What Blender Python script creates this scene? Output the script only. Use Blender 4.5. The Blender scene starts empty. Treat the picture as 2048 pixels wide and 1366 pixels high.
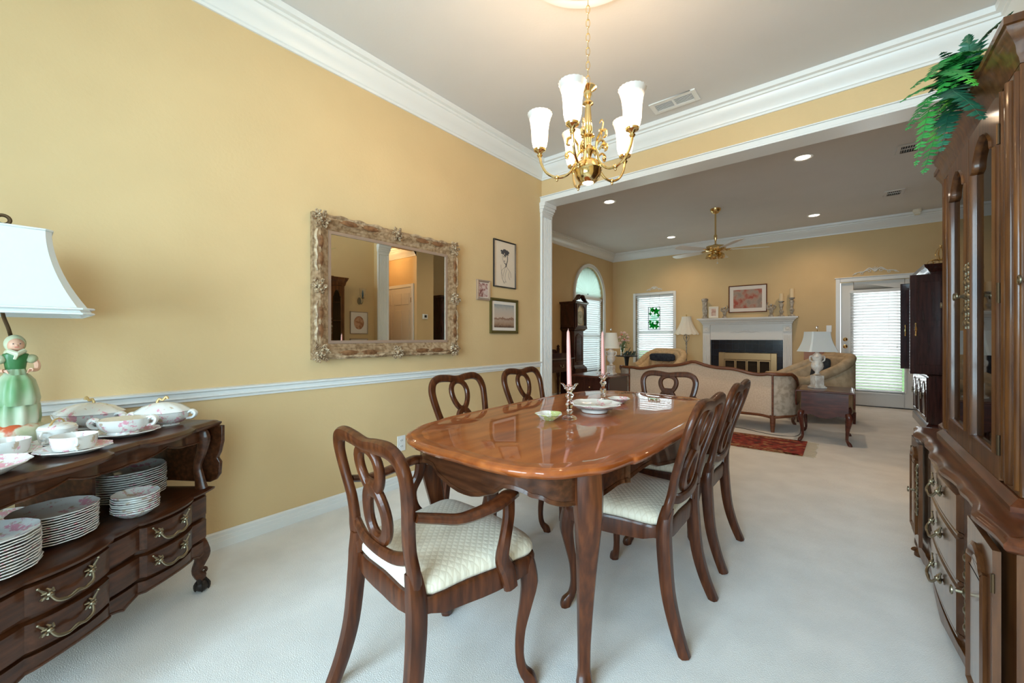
import bpy, bmesh, math, random
from math import sin, cos, pi, radians as R
from mathutils import Vector, Matrix
random.seed(7)
SC = bpy.context.scene
COL = SC.collection
# ---------------------------------------------------------------- camera, world, light, exposure
cd = bpy.data.cameras.new('camera'); cam = bpy.data.objects.new('camera', cd); COL.objects.link(cam)
cd.sensor_width = 36; cd.lens = 808 / 2048 * 36; cd.shift_y = -9 / 2048; cd.clip_start = 0.02
cam.location = (0, 0, 1.13); cam.rotation_euler = (R(90), 0, math.atan2(662, 808))
SC.camera = cam
SC.view_settings.view_transform = 'Standard'; SC.view_settings.look = 'None'
SC.view_settings.gamma = 1; SC.view_settings.exposure = 0.27
w = bpy.data.worlds.new('world'); SC.world = w; w.use_nodes = True
bg = w.node_tree.nodes['Background']; bg.inputs[0].default_value = (0.80, 0.92, 1.0, 1); bg.inputs[1].default_value = 2.2
def area(name, loc, rot, sx, sy, power, col):
    d = bpy.data.lights.new(name, 'AREA'); d.shape = 'RECTANGLE'; d.size = sx; d.size_y = sy
    d.energy = power; d.color = col
    o = bpy.data.objects.new(name, d); COL.objects.link(o); o.location = loc; o.rotation_euler = rot
    return o
area('daylight_dining_window', (-0.42, -2.12, 1.5), (R(90), 0, 0), 2.1, 2.0, 248, (0.60, 0.82, 1.0))
area('added_side_fill', (1.04, -1.05, 1.5), (R(90), 0, R(90)), 1.2, 1.9, 58, (0.50, 0.80, 1.0))  # added side fill, pulls the figurine lamp's wall shadow in close
area('daylight_arched_window', (-4.42, 7.64, 1.45), (R(90), 0, R(-90)), 1.2, 2.0, 45, (0.70, 0.90, 1.0))
area('daylight_far_window', (-3.17, 9.0, 1.4), (R(-90), 0, 0), 0.85, 1.3, 17, (0.85, 0.95, 1.0))
area('daylight_glazed_door', (0.4, 9.0, 1.1), (R(-90), 0, 0), 0.7, 1.7, 23, (0.92, 0.93, 1.0))
def point(name, loc, power, col, size=0.03, spot=None):
    d = bpy.data.lights.new(name, 'SPOT' if spot else 'POINT'); d.energy = power; d.color = col; d.shadow_soft_size = size
    if spot: d.spot_size = R(spot); d.spot_blend = 0.9
    o = bpy.data.objects.new(name, d); COL.objects.link(o); o.location = loc
    return o
# ---------------------------------------------------------------- materials
def newmat(name):
    m = bpy.data.materials.new(name); m.use_nodes = True
    return m, m.node_tree, m.node_tree.nodes['Principled BSDF']
def N(nt, t, **k):
    n = nt.nodes.new(t)
    for a, v in k.items():
        if a in n.inputs: n.inputs[a].default_value = v
        else: setattr(n, a, v)
    return n
def L(nt, a, b): nt.links.new(a, b)
def plain(name, col, rough=0.5, metal=0.0, **k):
    m, nt, b = newmat(name)
    b.inputs['Base Color'].default_value = (*col, 1); b.inputs['Roughness'].default_value = rough
    b.inputs['Metallic'].default_value = metal
    for a, v in k.items(): b.inputs[a.replace('_', ' ')].default_value = v
    return m
def ramp(nt, fac, stops):
    r = nt.nodes.new('ShaderNodeValToRGB'); e = r.color_ramp.elements
    while len(e) < len(stops): e.new(0.5)
    for x, (p, c) in zip(e, stops): x.position = p; x.color = (*c, 1)
    L(nt, fac, r.inputs[0]); return r
def coords(nt, scale=(1, 1, 1), out='Object'):
    tc = nt.nodes.new('ShaderNodeTexCoord'); mp = nt.nodes.new('ShaderNodeMapping')
    mp.inputs['Scale'].default_value = scale; L(nt, tc.outputs[out], mp.inputs[0]); return mp.outputs[0]
def noisy(name, stops, scale, rough=0.6, detail=4, stretch=(1, 1, 1), bump=0, bdist=0.002, bscale=None, coat=0, metal=0, voro=False, crough=0.1, spec=0.5):
    m, nt, b = newmat(name)
    v = coords(nt, stretch)
    n = N(nt, 'ShaderNodeTexNoise', Scale=scale, Detail=detail); L(nt, v, n.inputs['Vector'])
    r = ramp(nt, n.outputs[0], stops); L(nt, r.outputs[0], b.inputs['Base Color'])
    b.inputs['Roughness'].default_value = rough; b.inputs['Metallic'].default_value = metal
    b.inputs['Coat Weight'].default_value = coat; b.inputs['Coat Roughness'].default_value = crough; b.inputs['Specular IOR Level'].default_value = spec
    if bump:
        n2 = N(nt, 'ShaderNodeTexNoise', Scale=bscale or scale, Detail=3); L(nt, coords(nt), n2.inputs['Vector'])
        bp = N(nt, 'ShaderNodeBump', Strength=bump, Distance=bdist); L(nt, n2.outputs[0], bp.inputs['Height']); L(nt, bp.outputs[0], b.inputs['Normal'])
    return m
def wood(name, dark, mid, light, stretch=(1, 1, 0.08), scale=45, rough=0.32, coat=0.5, crough=0.08):
    return noisy(name, [(0.3, dark), (0.5, mid), (0.72, light)], scale, rough, 6, stretch, coat=coat, crough=crough, spec=0.25)
M = {}
M['wall'] = noisy('yellow_paint', [(0.3, (0.665, 0.475, 0.245)), (0.7, (0.695, 0.50, 0.260))], 3, 0.75, 2, bump=0.25, bdist=0.003, bscale=60)
M['ceiling'] = noisy('ceiling_paint', [(0.3, (0.67, 0.655, 0.64)), (0.7, (0.69, 0.675, 0.66))], 3, 0.85, 2, bump=0.15, bdist=0.003, bscale=90)
M['white'] = plain('white_trim', (0.80, 0.80, 0.78), 0.35)
M['whitewood'] = plain('cream_white_mantel', (0.74, 0.71, 0.66), 0.4)
M['carpet'] = noisy('white_carpet', [(0.35, (0.79, 0.78, 0.76)), (0.65, (0.86, 0.85, 0.83))], 5, 0.95, 8, bump=0.5, bdist=0.004, bscale=260)
M['table'] = wood('table_wood', (0.22, 0.046, 0.007), (0.32, 0.074, 0.011), (0.41, 0.108, 0.019), (1, 0.12, 1), 22, 0.45, 0.85, 0.025)
M['walnut'] = wood('chair_walnut', (0.038, 0.009, 0.0025), (0.072, 0.018, 0.005), (0.12, 0.033, 0.009), (1, 1, 0.12), 60, 0.36, 0.25)
M['walnutx'] = wood('sideboard_walnut', (0.032, 0.009, 0.003), (0.060, 0.018, 0.006), (0.10, 0.031, 0.011), (0.1, 1, 1), 60, 0.34, 0.3)
M['cabinet'] = wood('cabinet_fruitwood', (0.055, 0.016, 0.004), (0.10, 0.034, 0.008), (0.16, 0.058, 0.014), (1, 1, 0.1), 50, 0.38, 0.35)
M['cabgloss'] = wood('cabinet_gloss_wood', (0.050, 0.016, 0.005), (0.088, 0.030, 0.009), (0.13, 0.048, 0.015), (1, 1, 0.1), 50, 0.30, 1.0, 0.16)
M['cabtop'] = wood('cabinet_top_wood', (0.055, 0.013, 0.004), (0.10, 0.025, 0.007), (0.15, 0.042, 0.013), (1, 0.1, 1), 50, 0.3, 0.4)
M['cherry'] = wood('cherry_wood', (0.05, 0.011, 0.006), (0.08, 0.018, 0.010), (0.12, 0.03, 0.015), (0.2, 1, 1), 40, 0.3)
M['darkred'] = wood('mahogany', (0.022, 0.006, 0.005), (0.038, 0.010, 0.008), (0.055, 0.016, 0.012), (1, 1, 0.1), 40, 0.25)
M['sofawood'] = wood('sofa_wood', (0.10, 0.028, 0.010), (0.16, 0.05, 0.018), (0.22, 0.07, 0.026), (0.2, 1, 1), 50, 0.35)
M['groove'] = plain('dark_groove', (0.02, 0.008, 0.004), 0.5)
M['brass'] = plain('polished_brass', (0.85, 0.62, 0.28), 0.14, 1.0)
M['oldbrass'] = plain('antique_brass', (0.30, 0.25, 0.17), 0.36, 1.0)
M['fanbrass'] = plain('fan_brass', (0.75, 0.55, 0.25), 0.25, 1.0)
M['firebrass'] = plain('dull_brass', (0.36, 0.23, 0.11), 0.35, 0.8)
M['bronze'] = plain('dark_bronze', (0.10, 0.06, 0.03), 0.4, 0.8)
M['blackmetal'] = plain('black_iron', (0.015, 0.015, 0.014), 0.45, 0.3)
M['caster'] = plain('dark_caster', (0.03, 0.022, 0.018), 0.35, 0.4)
M['darkslot'] = plain('dark_slot', (0.02, 0.02, 0.02), 0.8)
M['pink'] = plain('pink_wax', (0.83, 0.42, 0.38), 0.4, Subsurface_Weight=0.2)
M['cream'] = plain('cream_wax', (0.80, 0.62, 0.38), 0.5)
M['plastic'] = plain('white_plastic', (0.82, 0.80, 0.77), 0.35)
M['black'] = plain('black_frame', (0.015, 0.014, 0.014), 0.3)
M['paper'] = plain('paper', (0.72, 0.60, 0.47), 0.7)
M['matboard'] = plain('mat_board', (0.78, 0.70, 0.62), 0.7)
M['ink'] = plain('pencil_ink', (0.07, 0.06, 0.06), 0.8)
M['inklight'] = plain('pale_ink', (0.34, 0.28, 0.24), 0.8)
M['olive'] = plain('olive_gold_frame', (0.13, 0.105, 0.03), 0.32, 0.5)
M['silverpink'] = plain('silver_frame', (0.55, 0.45, 0.38), 0.3, 0.7)
M['navy'] = noisy('navy_fabric', [(0.4, (0.015, 0.022, 0.035)), (0.6, (0.035, 0.045, 0.06))], 30, 0.9)
M['skin'] = plain('painted_skin', (0.72, 0.40, 0.27), 0.45)
M['sconceblue'] = plain('blue_flame_glass', (0.02, 0.10, 0.18), 0.2)
def quilt(name, c1, c2, scale, depth, stops=None):
    m, nt, b = newmat(name)
    v = coords(nt, (scale, scale, scale)); mp = N(nt, 'ShaderNodeMapping'); mp.inputs['Rotation'].default_value = (0, 0, R(45)); L(nt, v, mp.inputs[0])
    sp = N(nt, 'ShaderNodeSeparateXYZ'); L(nt, mp.outputs[0], sp.inputs[0])
    def tri(o):
        a = N(nt, 'ShaderNodeMath', operation='PINGPONG'); a.inputs[1].default_value = 0.5; L(nt, o, a.inputs[0]); return a.outputs[0]
    mn = N(nt, 'ShaderNodeMath', operation='MINIMUM'); L(nt, tri(sp.outputs[0]), mn.inputs[0]); L(nt, tri(sp.outputs[1]), mn.inputs[1])
    r = ramp(nt, mn.outputs[0], [(0.0, c1), (0.12, c2)]); L(nt, r.outputs[0], b.inputs['Base Color'])
    bp = N(nt, 'ShaderNodeBump', Strength=0.5, Distance=depth); L(nt, mn.outputs[0], bp.inputs['Height']); L(nt, bp.outputs[0], b.inputs['Normal'])
    b.inputs['Roughness'].default_value = 0.55; b.inputs['Sheen Weight'].default_value = 0.3
    return m
M['seatfab'] = quilt('cream_quilted_satin', (0.68, 0.60, 0.46), (0.78, 0.71, 0.57), 55, 0.0035)
def tiles(name, base, grout, scale, rough):
    m, nt, b = newmat(name)
    t = N(nt, 'ShaderNodeTexBrick'); t.offset = 0; t.inputs['Color1'].default_value = (*base, 1); t.inputs['Color2'].default_value = (*[c * 1.5 for c in base], 1)
    t.inputs['Mortar'].default_value = (*grout, 1); t.inputs['Scale'].default_value = scale; t.inputs['Brick Width'].default_value = 1; t.inputs['Row Height'].default_value = 1; t.inputs['Mortar Size'].default_value = 0.02
    mp = N(nt, 'ShaderNodeMapping'); mp.inputs['Rotation'].default_value = (R(90), 0, 0); L(nt, coords(nt), mp.inputs[0]); L(nt, mp.outputs[0], t.inputs['Vector'])
    L(nt, t.outputs[0], b.inputs['Base Color']); b.inputs['Roughness'].default_value = rough
    return m
M['tilenavy'] = tiles('navy_tile', (0.006, 0.009, 0.016), (0.03, 0.04, 0.055), 9, 0.15)
M['sofafab'] = noisy('sofa_brocade', [(0.42, (0.60, 0.43, 0.30)), (0.58, (0.66, 0.49, 0.35))], 60, 0.8, 5)
M['sofaarm'] = noisy('sofa_damask', [(0.40, (0.36, 0.28, 0.20)), (0.47, (0.46, 0.36, 0.27)), (0.6, (0.52, 0.42, 0.32))], 16, 0.7, 5)
M['chairgold'] = noisy('gold_velvet', [(0.4, (0.58, 0.40, 0.21)), (0.6, (0.66, 0.47, 0.27))], 20, 0.75, 3)
M['chairtan'] = noisy('tan_velvet', [(0.4, (0.42, 0.31, 0.19)), (0.6, (0.52, 0.39, 0.25))], 12, 0.75, 3)
M['shade'] = plain('lamp_shade_fabric', (0.70, 0.70, 0.68), 0.8, Subsurface_Weight=0.15)
M['shadecream'] = plain('cream_shade', (0.80, 0.74, 0.62), 0.8)
M['marble'] = noisy('alabaster', [(0.42, (0.60, 0.50, 0.42)), (0.55, (0.78, 0.72, 0.64))], 18, 0.3, 5)
M['stone'] = noisy('weathered_stone', [(0.4, (0.26, 0.22, 0.17)), (0.6, (0.50, 0.45, 0.38))], 25, 0.8, 5)
M['fern'] = noisy('fern_green', [(0.35, (0.010, 0.13, 0.03)), (0.5, (0.022, 0.25, 0.045)), (0.64, (0.10, 0.46, 0.04))], 7, 0.45, 2)
M['ferndark'] = noisy('dark_fern_green', [(0.4, (0.006, 0.06, 0.035)), (0.6, (0.012, 0.12, 0.06))], 9, 0.45, 2)
M['rim'] = plain('gold_rim', (0.62, 0.42, 0.18), 0.35, 0.5)
def china(name, sc=9, thr=0.575, c=(0.74, 0.34, 0.42), c2=(0.55, 0.42, 0.30)):
    m, nt, b = newmat(name)
    v = coords(nt)
    n = N(nt, 'ShaderNodeTexNoise', Scale=sc * 2.2, Detail=5, Roughness=0.75); L(nt, v, n.inputs['Vector'])
    r = ramp(nt, n.outputs[0], [(thr - 0.005, (0.80, 0.79, 0.76)), (thr + 0.035, c)]); 
    n2 = N(nt, 'ShaderNodeTexNoise', Scale=sc * 3.5, Detail=3); L(nt, coords(nt, (1.1, 1.3, 0.9)), n2.inputs['Vector'])
    r2 = ramp(nt, n2.outputs[0], [(0.64, (0, 0, 0)), (0.70, (1, 1, 1))])
    mx = N(nt, 'ShaderNodeMix', data_type='RGBA'); L(nt, r2.outputs[0], mx.inputs[0]); L(nt, r.outputs[0], mx.inputs[6]); mx.inputs[7].default_value = (*c2, 1)
    L(nt, mx.outputs[2], b.inputs['Base Color']); b.inputs['Roughness'].default_value = 0.12; b.inputs['Coat Weight'].default_value = 0.5
    return m
M['china'] = china('floral_porcelain'); M['plainchina'] = plain('white_porcelain', (0.78, 0.76, 0.71), 0.15, Coat_Weight=0.5)
M['greenchina'] = china('green_floral_porcelain', 9, 0.52, (0.45, 0.52, 0.20), (0.75, 0.62, 0.25))
M['dress'] = noisy('green_glaze_dress', [(0.35, (0.08, 0.26, 0.08)), (0.47, (0.32, 0.44, 0.26)), (0.60, (0.60, 0.62, 0.47))], 9, 0.4, 3, (1, 1, 0.4))
M['dressdark'] = plain('dark_green_glaze', (0.04, 0.17, 0.05), 0.35)
M['shawl'] = noisy('pale_green_glaze', [(0.4, (0.42, 0.45, 0.26)), (0.6, (0.62, 0.62, 0.44))], 15, 0.5)
M['flowerbase'] = noisy('flowered_base', [(0.42, (0.55, 0.10, 0.03)), (0.50, (0.62, 0.58, 0.42)), (0.62, (0.48, 0.52, 0.32))], 16, 0.5, 4)
def glass(name, col=(1, 1, 1), rough=0.0, ior=1.45, thin=False):
    m, nt, b = newmat(name)
    if thin:
        nt.nodes.remove(b); out = nt.nodes['Material Output']
        t = N(nt, 'ShaderNodeBsdfTransparent'); t.inputs[0].default_value = (*col, 1); g = N(nt, 'ShaderNodeBsdfGlossy', Roughness=rough + 0.02)
        f = N(nt, 'ShaderNodeFresnel', IOR=1.5); a = N(nt, 'ShaderNodeMixShader'); L(nt, f.outputs[0], a.inputs[0]); L(nt, t.outputs[0], a.inputs[1]); L(nt, g.outputs[0], a.inputs[2]); L(nt, a.outputs[0], out.inputs[0])
        return m
    b.inputs['Base Color'].default_value = (*col, 1); b.inputs['Transmission Weight'].default_value = 1; b.inputs['Roughness'].default_value = rough; b.inputs['IOR'].default_value = ior
    return m
M['pane'] = glass('window_glass', thin=True, col=(0.95, 0.97, 0.96))
M['cabglass'] = glass('cabinet_glass', thin=True, col=(0.85, 0.84, 0.82))
M['crystal'] = glass('cut_crystal', ior=1.28)
def trans(name, col, tcol, fac):
    m, nt, b = newmat(name); nt.nodes.remove(b); out = nt.nodes['Material Output']
    d = N(nt, 'ShaderNodeBsdfDiffuse'); d.inputs[0].default_value = (*col, 1); t = N(nt, 'ShaderNodeBsdfTranslucent'); t.inputs[0].default_value = (*tcol, 1)
    a = N(nt, 'ShaderNodeMixShader'); a.inputs[0].default_value = fac; L(nt, d.outputs[0], a.inputs[1]); L(nt, t.outputs[0], a.inputs[2]); L(nt, a.outputs[0], out.inputs[0]); return m
M['slat'] = trans('blind_slat', (0.82, 0.82, 0.80), (0.9, 0.9, 0.9), 0.4)
M['archshade'] = trans('pleated_arch_shade', (0.75, 0.78, 0.74), (0.80, 0.88, 0.82), 0.5)
M['greenglass'] = glass('green_glass', thin=True, col=(0.0, 0.42, 0.10))
M['whiteglass'] = glass('white_art_glass', thin=True, col=(0.70, 0.95, 0.80))
def emit(name, col, s):
    m, nt, b = newmat(name); b.inputs['Base Color'].default_value = (*col, 1); b.inputs['Emission Color'].default_value = (*col, 1); b.inputs['Emission Strength'].default_value = s; return m
M['bulb'] = emit('lit_bulb', (1.0, 0.80, 0.55), 14)
M['downlight'] = emit('lit_downlight', (1.0, 0.86, 0.70), 9)
def shadeglass():
    m, nt, b = newmat('lit_frosted_shade')
    b.inputs['Base Color'].default_value = (0.6, 0.56, 0.52, 1); b.inputs['Roughness'].default_value = 0.35
    b.inputs['Emission Color'].default_value = (1.0, 0.80, 0.60, 1)
    v = coords(nt); sp = N(nt, 'ShaderNodeSeparateXYZ'); L(nt, v, sp.inputs[0])
    mr = N(nt, 'ShaderNodeMapRange'); mr.inputs[1].default_value = 0.115; mr.inputs[2].default_value = 0.15; mr.inputs[3].default_value = 2.2; mr.inputs[4].default_value = 0.12
    L(nt, sp.outputs[2], mr.inputs[0]); L(nt, mr.outputs[0], b.inputs['Emission Strength']); return m
M['shadeglass'] = shadeglass()
M['gilt'] = noisy('gilt_antique', [(0.36, (0.22, 0.125, 0.06)), (0.5, (0.34, 0.215, 0.115)), (0.64, (0.44, 0.30, 0.18))], 40, 0.45, 5, metal=0.1, bump=0.5, bdist=0.004, bscale=60)
M['giltlight'] = noisy('gilt_ornament', [(0.38, (0.24, 0.14, 0.07)), (0.6, (0.52, 0.38, 0.24))], 40, 0.4, 5, metal=0.1)
M['giltred'] = noisy('gilt_red_worn', [(0.35, (0.13, 0.05, 0.018)), (0.6, (0.26, 0.12, 0.05))], 30, 0.45, 5, metal=0.1)
M['mirror'] = plain('mirror_glass', (0.80, 0.82, 0.78), 0.01, 1.0)
M['rug'] = noisy('red_rug_field', [(0.40, (0.10, 0.02, 0.012)), (0.47, (0.26, 0.025, 0.018)), (0.56, (0.30, 0.035, 0.02)), (0.64, (0.36, 0.19, 0.08))], 14, 0.95, 5)
M['rugborder'] = noisy('gold_rug_border', [(0.40, (0.22, 0.04, 0.02)), (0.5, (0.30, 0.16, 0.06)), (0.62, (0.40, 0.26, 0.12))], 30, 0.95, 4)
M['fringe'] = plain('rug_fringe', (0.62, 0.52, 0.38), 0.95)
M['grass'] = noisy('lawn', [(0.4, (0.10, 0.22, 0.06)), (0.6, (0.22, 0.36, 0.12))], 4, 0.9, 4)
M['petal'] = plain('rose_petal', (0.80, 0.55, 0.48), 0.6); M['petalred'] = plain('coral_petal', (0.70, 0.20, 0.15), 0.6)
M['leaf'] = plain('leaf_green', (0.04, 0.14, 0.04), 0.5)
M['verdigris'] = noisy('verdigris_bronze', [(0.4, (0.02, 0.03, 0.025)), (0.6, (0.07, 0.12, 0.09))], 30, 0.5, 3)
M['dial'] = plain('clock_dial', (0.65, 0.55, 0.36), 0.35, 0.3)
M['cord'] = plain('dark_cord', (0.04, 0.035, 0.03), 0.6)
M['orangewood'] = plain('orange_wood', (0.40, 0.13, 0.03), 0.4)
M['firebox'] = plain('firebox_dark', (0.01, 0.009, 0.008), 0.9)
# pictures
def city():
    m, nt, b = newmat('hazy_city_print')
    sp = N(nt, 'ShaderNodeSeparateXYZ'); L(nt, coords(nt), sp.inputs[0])
    n = N(nt, 'ShaderNodeTexNoise', Scale=45, Detail=5); L(nt, coords(nt), n.inputs['Vector'])
    a = N(nt, 'ShaderNodeMath', operation='MULTIPLY_ADD'); a.inputs[1].default_value = 0.06; L(nt, n.outputs[0], a.inputs[0]); L(nt, sp.outputs[1], a.inputs[2])
    mr = N(nt, 'ShaderNodeMapRange'); mr.inputs[1].default_value = -0.08; mr.inputs[2].default_value = 0.14; L(nt, a.outputs[0], mr.inputs[0])
    r = ramp(nt, mr.outputs[0], [(0.0, (0.10, 0.05, 0.03)), (0.14, (0.36, 0.22, 0.14)), (0.30, (0.42, 0.30, 0.22)), (0.40, (0.22, 0.10, 0.06)), (0.45, (0.55, 0.42, 0.33)), (0.8, (0.48, 0.42, 0.36)), (1.0, (0.28, 0.30, 0.31))])
    L(nt, r.outputs[0], b.inputs['Base Color']); b.inputs['Roughness'].default_value = 0.5; return m
M['city'] = city()
M['redprint'] = noisy('red_figure_print', [(0.38, (0.38, 0.07, 0.035)), (0.46, (0.42, 0.18, 0.12)), (0.55, (0.40, 0.28, 0.21)), (0.65, (0.30, 0.23, 0.18))], 7, 0.6, 7)
M['pinkprint'] = noisy('pink_print', [(0.4, (0.50, 0.28, 0.22)), (0.6, (0.66, 0.48, 0.38))], 14, 0.6, 3)
M['roseprint'] = noisy('rose_photo', [(0.38, (0.20, 0.06, 0.05)), (0.5, (0.50, 0.30, 0.26)), (0.62, (0.62, 0.50, 0.45))], 38, 0.4, 4)
M['ovalprint'] = noisy('terracotta_oval', [(0.4, (0.36, 0.15, 0.07)), (0.6, (0.58, 0.32, 0.18))], 20, 0.6, 3)
# ---------------------------------------------------------------- mesh helpers
def V(*a): return Vector(a)
class G:
    def __init__(s): s.b = bmesh.new()
    def quad(s, a, b, c, d): s.b.faces.new([s.b.verts.new(p) for p in (a, b, c, d)])
    def box(s, x0, x1, y0, y1, z0, z1):
        v = [s.b.verts.new((x, y, z)) for x in (x0, x1) for y in (y0, y1) for z in (z0, z1)]
        for f in ((0, 1, 3, 2), (4, 6, 7, 5), (0, 4, 5, 1), (2, 3, 7, 6), (0, 2, 6, 4), (1, 5, 7, 3)): s.b.faces.new([v[i] for i in f])
        return s
    def loft(s, rings, closed=False, cap=True):
        vs = [[s.b.verts.new(p) for p in r] for r in rings]; n = len(vs[0]); m = len(vs)
        for i in range(m if closed else m - 1):
            a, c = vs[i], vs[(i + 1) % m]
            for j in range(n): s.b.faces.new((a[j], a[(j + 1) % n], c[(j + 1) % n], c[j]))
        if cap and not closed:
            s.b.faces.new(vs[0][::-1]); s.b.faces.new(vs[-1])
        return s
    def tube(s, pts, rad, n=8, ref=None, sect=None, closed=False, p=2.0):
        """rad: number or list; sect=(w,h) multiplies (side, up); p>2 = squarer section"""
        pts = [Vector(q) for q in pts]; m = len(pts); rings = []
        rl = rad if isinstance(rad, (list, tuple)) else [rad] * m
        sl = sect if isinstance(sect, list) else [sect or (1, 1)] * m
        side = None
        for i in range(m):
            if closed: t = pts[(i + 1) % m] - pts[i - 1]
            else: t = pts[min(i + 1, m - 1)] - pts[max(i - 1, 0)]
            if t.length < 1e-9: t = Vector((0, 0, 1))
            t.normalize()
            if ref is not None: sd = t.cross(Vector(ref))
            else:
                if side is None:
                    sd = t.cross(Vector((0, 0, 1)) if abs(t.z) < 0.9 else Vector((1, 0, 0)))
                else: sd = side - t * side.dot(t)
            if sd.length < 1e-6: sd = t.orthogonal()
            sd.normalize(); side = sd; u = sd.cross(t)
            rg = []
            for k in range(n):
                a = 2 * pi * (k + 0.5) / n; ca, sa = cos(a), sin(a)
                f = (abs(ca) ** p + abs(sa) ** p) ** (-1 / p)
                rg.append(pts[i] + sd * (ca * f * rl[i] * sl[i][0]) + u * (sa * f * rl[i] * sl[i][1]))
            rings.append(rg)
        return s.loft(rings, closed)
    def lathe(s, prof, c=(0, 0, 0), n=20, flute=0, nf=0, cap=True, sx=1, sy=1, fz=None):
        rings = []
        for (r, z) in prof:
            rg = []
            for k in range(n):
                a = 2 * pi * k / n; q = 1 + (flute * cos(nf * a) if nf and (fz is None or z >= fz) else 0)
                rg.append((c[0] + r * q * cos(a) * sx, c[1] + r * q * sin(a) * sy, c[2] + z))
            rings.append(rg)
        return s.loft(rings, cap=cap)
    def ring(s, outline, prof, closed=True, cap=(False, False), normal=None):
        """sweep prof [(offset, z or f(x,y))] round a counter-clockwise xy outline; offset is outward"""
        o = [Vector(p) for p in outline]; m = len(o); nr = []
        for i in range(m):
            if closed: a, b = o[i - 1], o[(i + 1) % m]
            else: a, b = o[max(i - 1, 0)], o[min(i + 1, m - 1)]
            e1 = (o[i] - a) if (closed or i > 0) else (b - o[i]); e2 = (b - o[i]) if (closed or i < m - 1) else (o[i] - a)
            e1.normalize(); e2.normalize(); t = e1 + e2
            if t.length < 1e-6: t = e2.copy()
            t.normalize(); nn = Vector((t.y, -t.x)); k = max(0.35, nn.dot(Vector((e1.y, -e1.x)))); nr.append(nn / k)
        rows = []
        for (d, z) in prof:
            rows.append([s.b.verts.new((o[i].x + nr[i].x * d, o[i].y + nr[i].y * d, z(o[i].x, o[i].y) if callable(z) else z)) for i in range(m)])
        for j in range(len(rows) - 1):
            for i in range(m if closed else m - 1):
                k = (i + 1) % m; s.b.faces.new((rows[j][i], rows[j][k], rows[j + 1][k], rows[j + 1][i]))
        if cap[0]: s.b.faces.new(rows[0][::-1])
        if cap[1]: s.b.faces.new(rows[-1])
        return s
    def bar(s, outline, prof, close_prof=True):
        """open path moulding with a closed profile"""
        return s.ring(outline, prof + [prof[0]], closed=False)
    def pad(s, outline, prof):
        cx = sum(p[0] for p in outline) / len(outline); cy = sum(p[1] for p in outline) / len(outline)
        return s.loft([[(cx + (x - cx) * k, cy + (y - cy) * k, z) for x, y in outline] for k, z in prof])
    def prism(s, poly, d0, d1, axis='y'):
        f = {'y': lambda a, b, d: (a, d, b), 'x': lambda a, b, d: (d, a, b), 'z': lambda a, b, d: (a, b, d)}[axis]
        return s.loft([[f(a, b, d0) for a, b in poly], [f(a, b, d1) for a, b in poly]])
    def ball(s, c, r, sx=1, sy=1, sz=1, n=12, m=8):
        prof = [(max(1e-4, r * sin(pi * i / m)), -r * cos(pi * i / m) * sz) for i in range(m + 1)]
        return s.lathe(prof, c, n, sx=sx, sy=sy)
    def done(s, name, mat, parent=None, ang=40, bevel=0, sub=0, seg=2, flat=False):
        bmesh.ops.remove_doubles(s.b, verts=s.b.verts, dist=1e-6)
        bmesh.ops.recalc_face_normals(s.b, faces=s.b.faces)
        for f in s.b.faces: f.smooth = not flat
        for e in s.b.edges:
            if len(e.link_faces) == 2 and e.calc_face_angle(0) > R(ang): e.smooth = False
        me = bpy.data.meshes.new(name); s.b.to_mesh(me); s.b.free()
        mats = mat if isinstance(mat, list) else [mat]
        for q in mats: me.materials.append(M[q] if isinstance(q, str) else q)
        o = bpy.data.objects.new(name, me); COL.objects.link(o)
        if parent is not None: o.parent = parent
        if bevel:
            bv = o.modifiers.new('bevel', 'BEVEL'); bv.width = bevel; bv.segments = seg; bv.limit_method = 'ANGLE'; bv.angle_limit = R(35); bv.harden_normals = False
        if sub:
            q = o.modifiers.new('sub', 'SUBSURF'); q.levels = q.render_levels = sub
        return o
def spline(pts, n=6, closed=False):
    P = [Vector(p) for p in pts]; m = len(P); out = []
    for i in range(m if closed else m - 1):
        if closed: a, b, c, d = P[i - 1], P[i], P[(i + 1) % m], P[(i + 2) % m]
        else: a, b, c, d = P[max(i - 1, 0)], P[i], P[i + 1], P[min(i + 2, m - 1)]
        for k in range(n):
            t = k / n; out.append(0.5 * ((2 * b) + (c - a) * t + (2 * a - 5 * b + 4 * c - d) * t * t + (3 * b - a - 3 * c + d) * t ** 3))
    if not closed: out.append(P[-1])
    return out
def lerpl(vals, n):
    m = len(vals) - 1; out = []
    for i in range(n):
        t = i / (n - 1) * m; k = min(int(t), m - 1); out.append(vals[k] + (vals[k + 1] - vals[k]) * (t - k))
    return out
def thing(name, label, cat, loc=(0, 0, 0), rz=0, group=None):
    o = bpy.data.objects.new(name, None); COL.objects.link(o); o.location = loc; o.rotation_euler = (0, 0, rz)
    o['label'] = label; o['category'] = cat
    if group: o['group'] = group
    return o
def tag(o, label, cat, group=None):
    o['label'] = label; o['category'] = cat
    if group: o['group'] = group
    return o
def struct(o): o['kind'] = 'structure'; return o
def kids(o): return [c for c in bpy.data.objects if c.parent == o]
def dup(o, loc=None, rz=None, label=None, group=None, parent=None):
    c = o.copy(); COL.objects.link(c)
    if loc is not None: c.location = loc
    if rz is not None: c.rotation_euler = (0, 0, rz)
    if label: c['label'] = label
    if group: c['group'] = group
    if parent is not None: c.parent = parent
    for k in kids(o): dup(k, parent=c)
    return c
def rect(x0, x1, y0, y1): return [(x0, y0), (x1, y0), (x1, y1), (x0, y1)]
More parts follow.
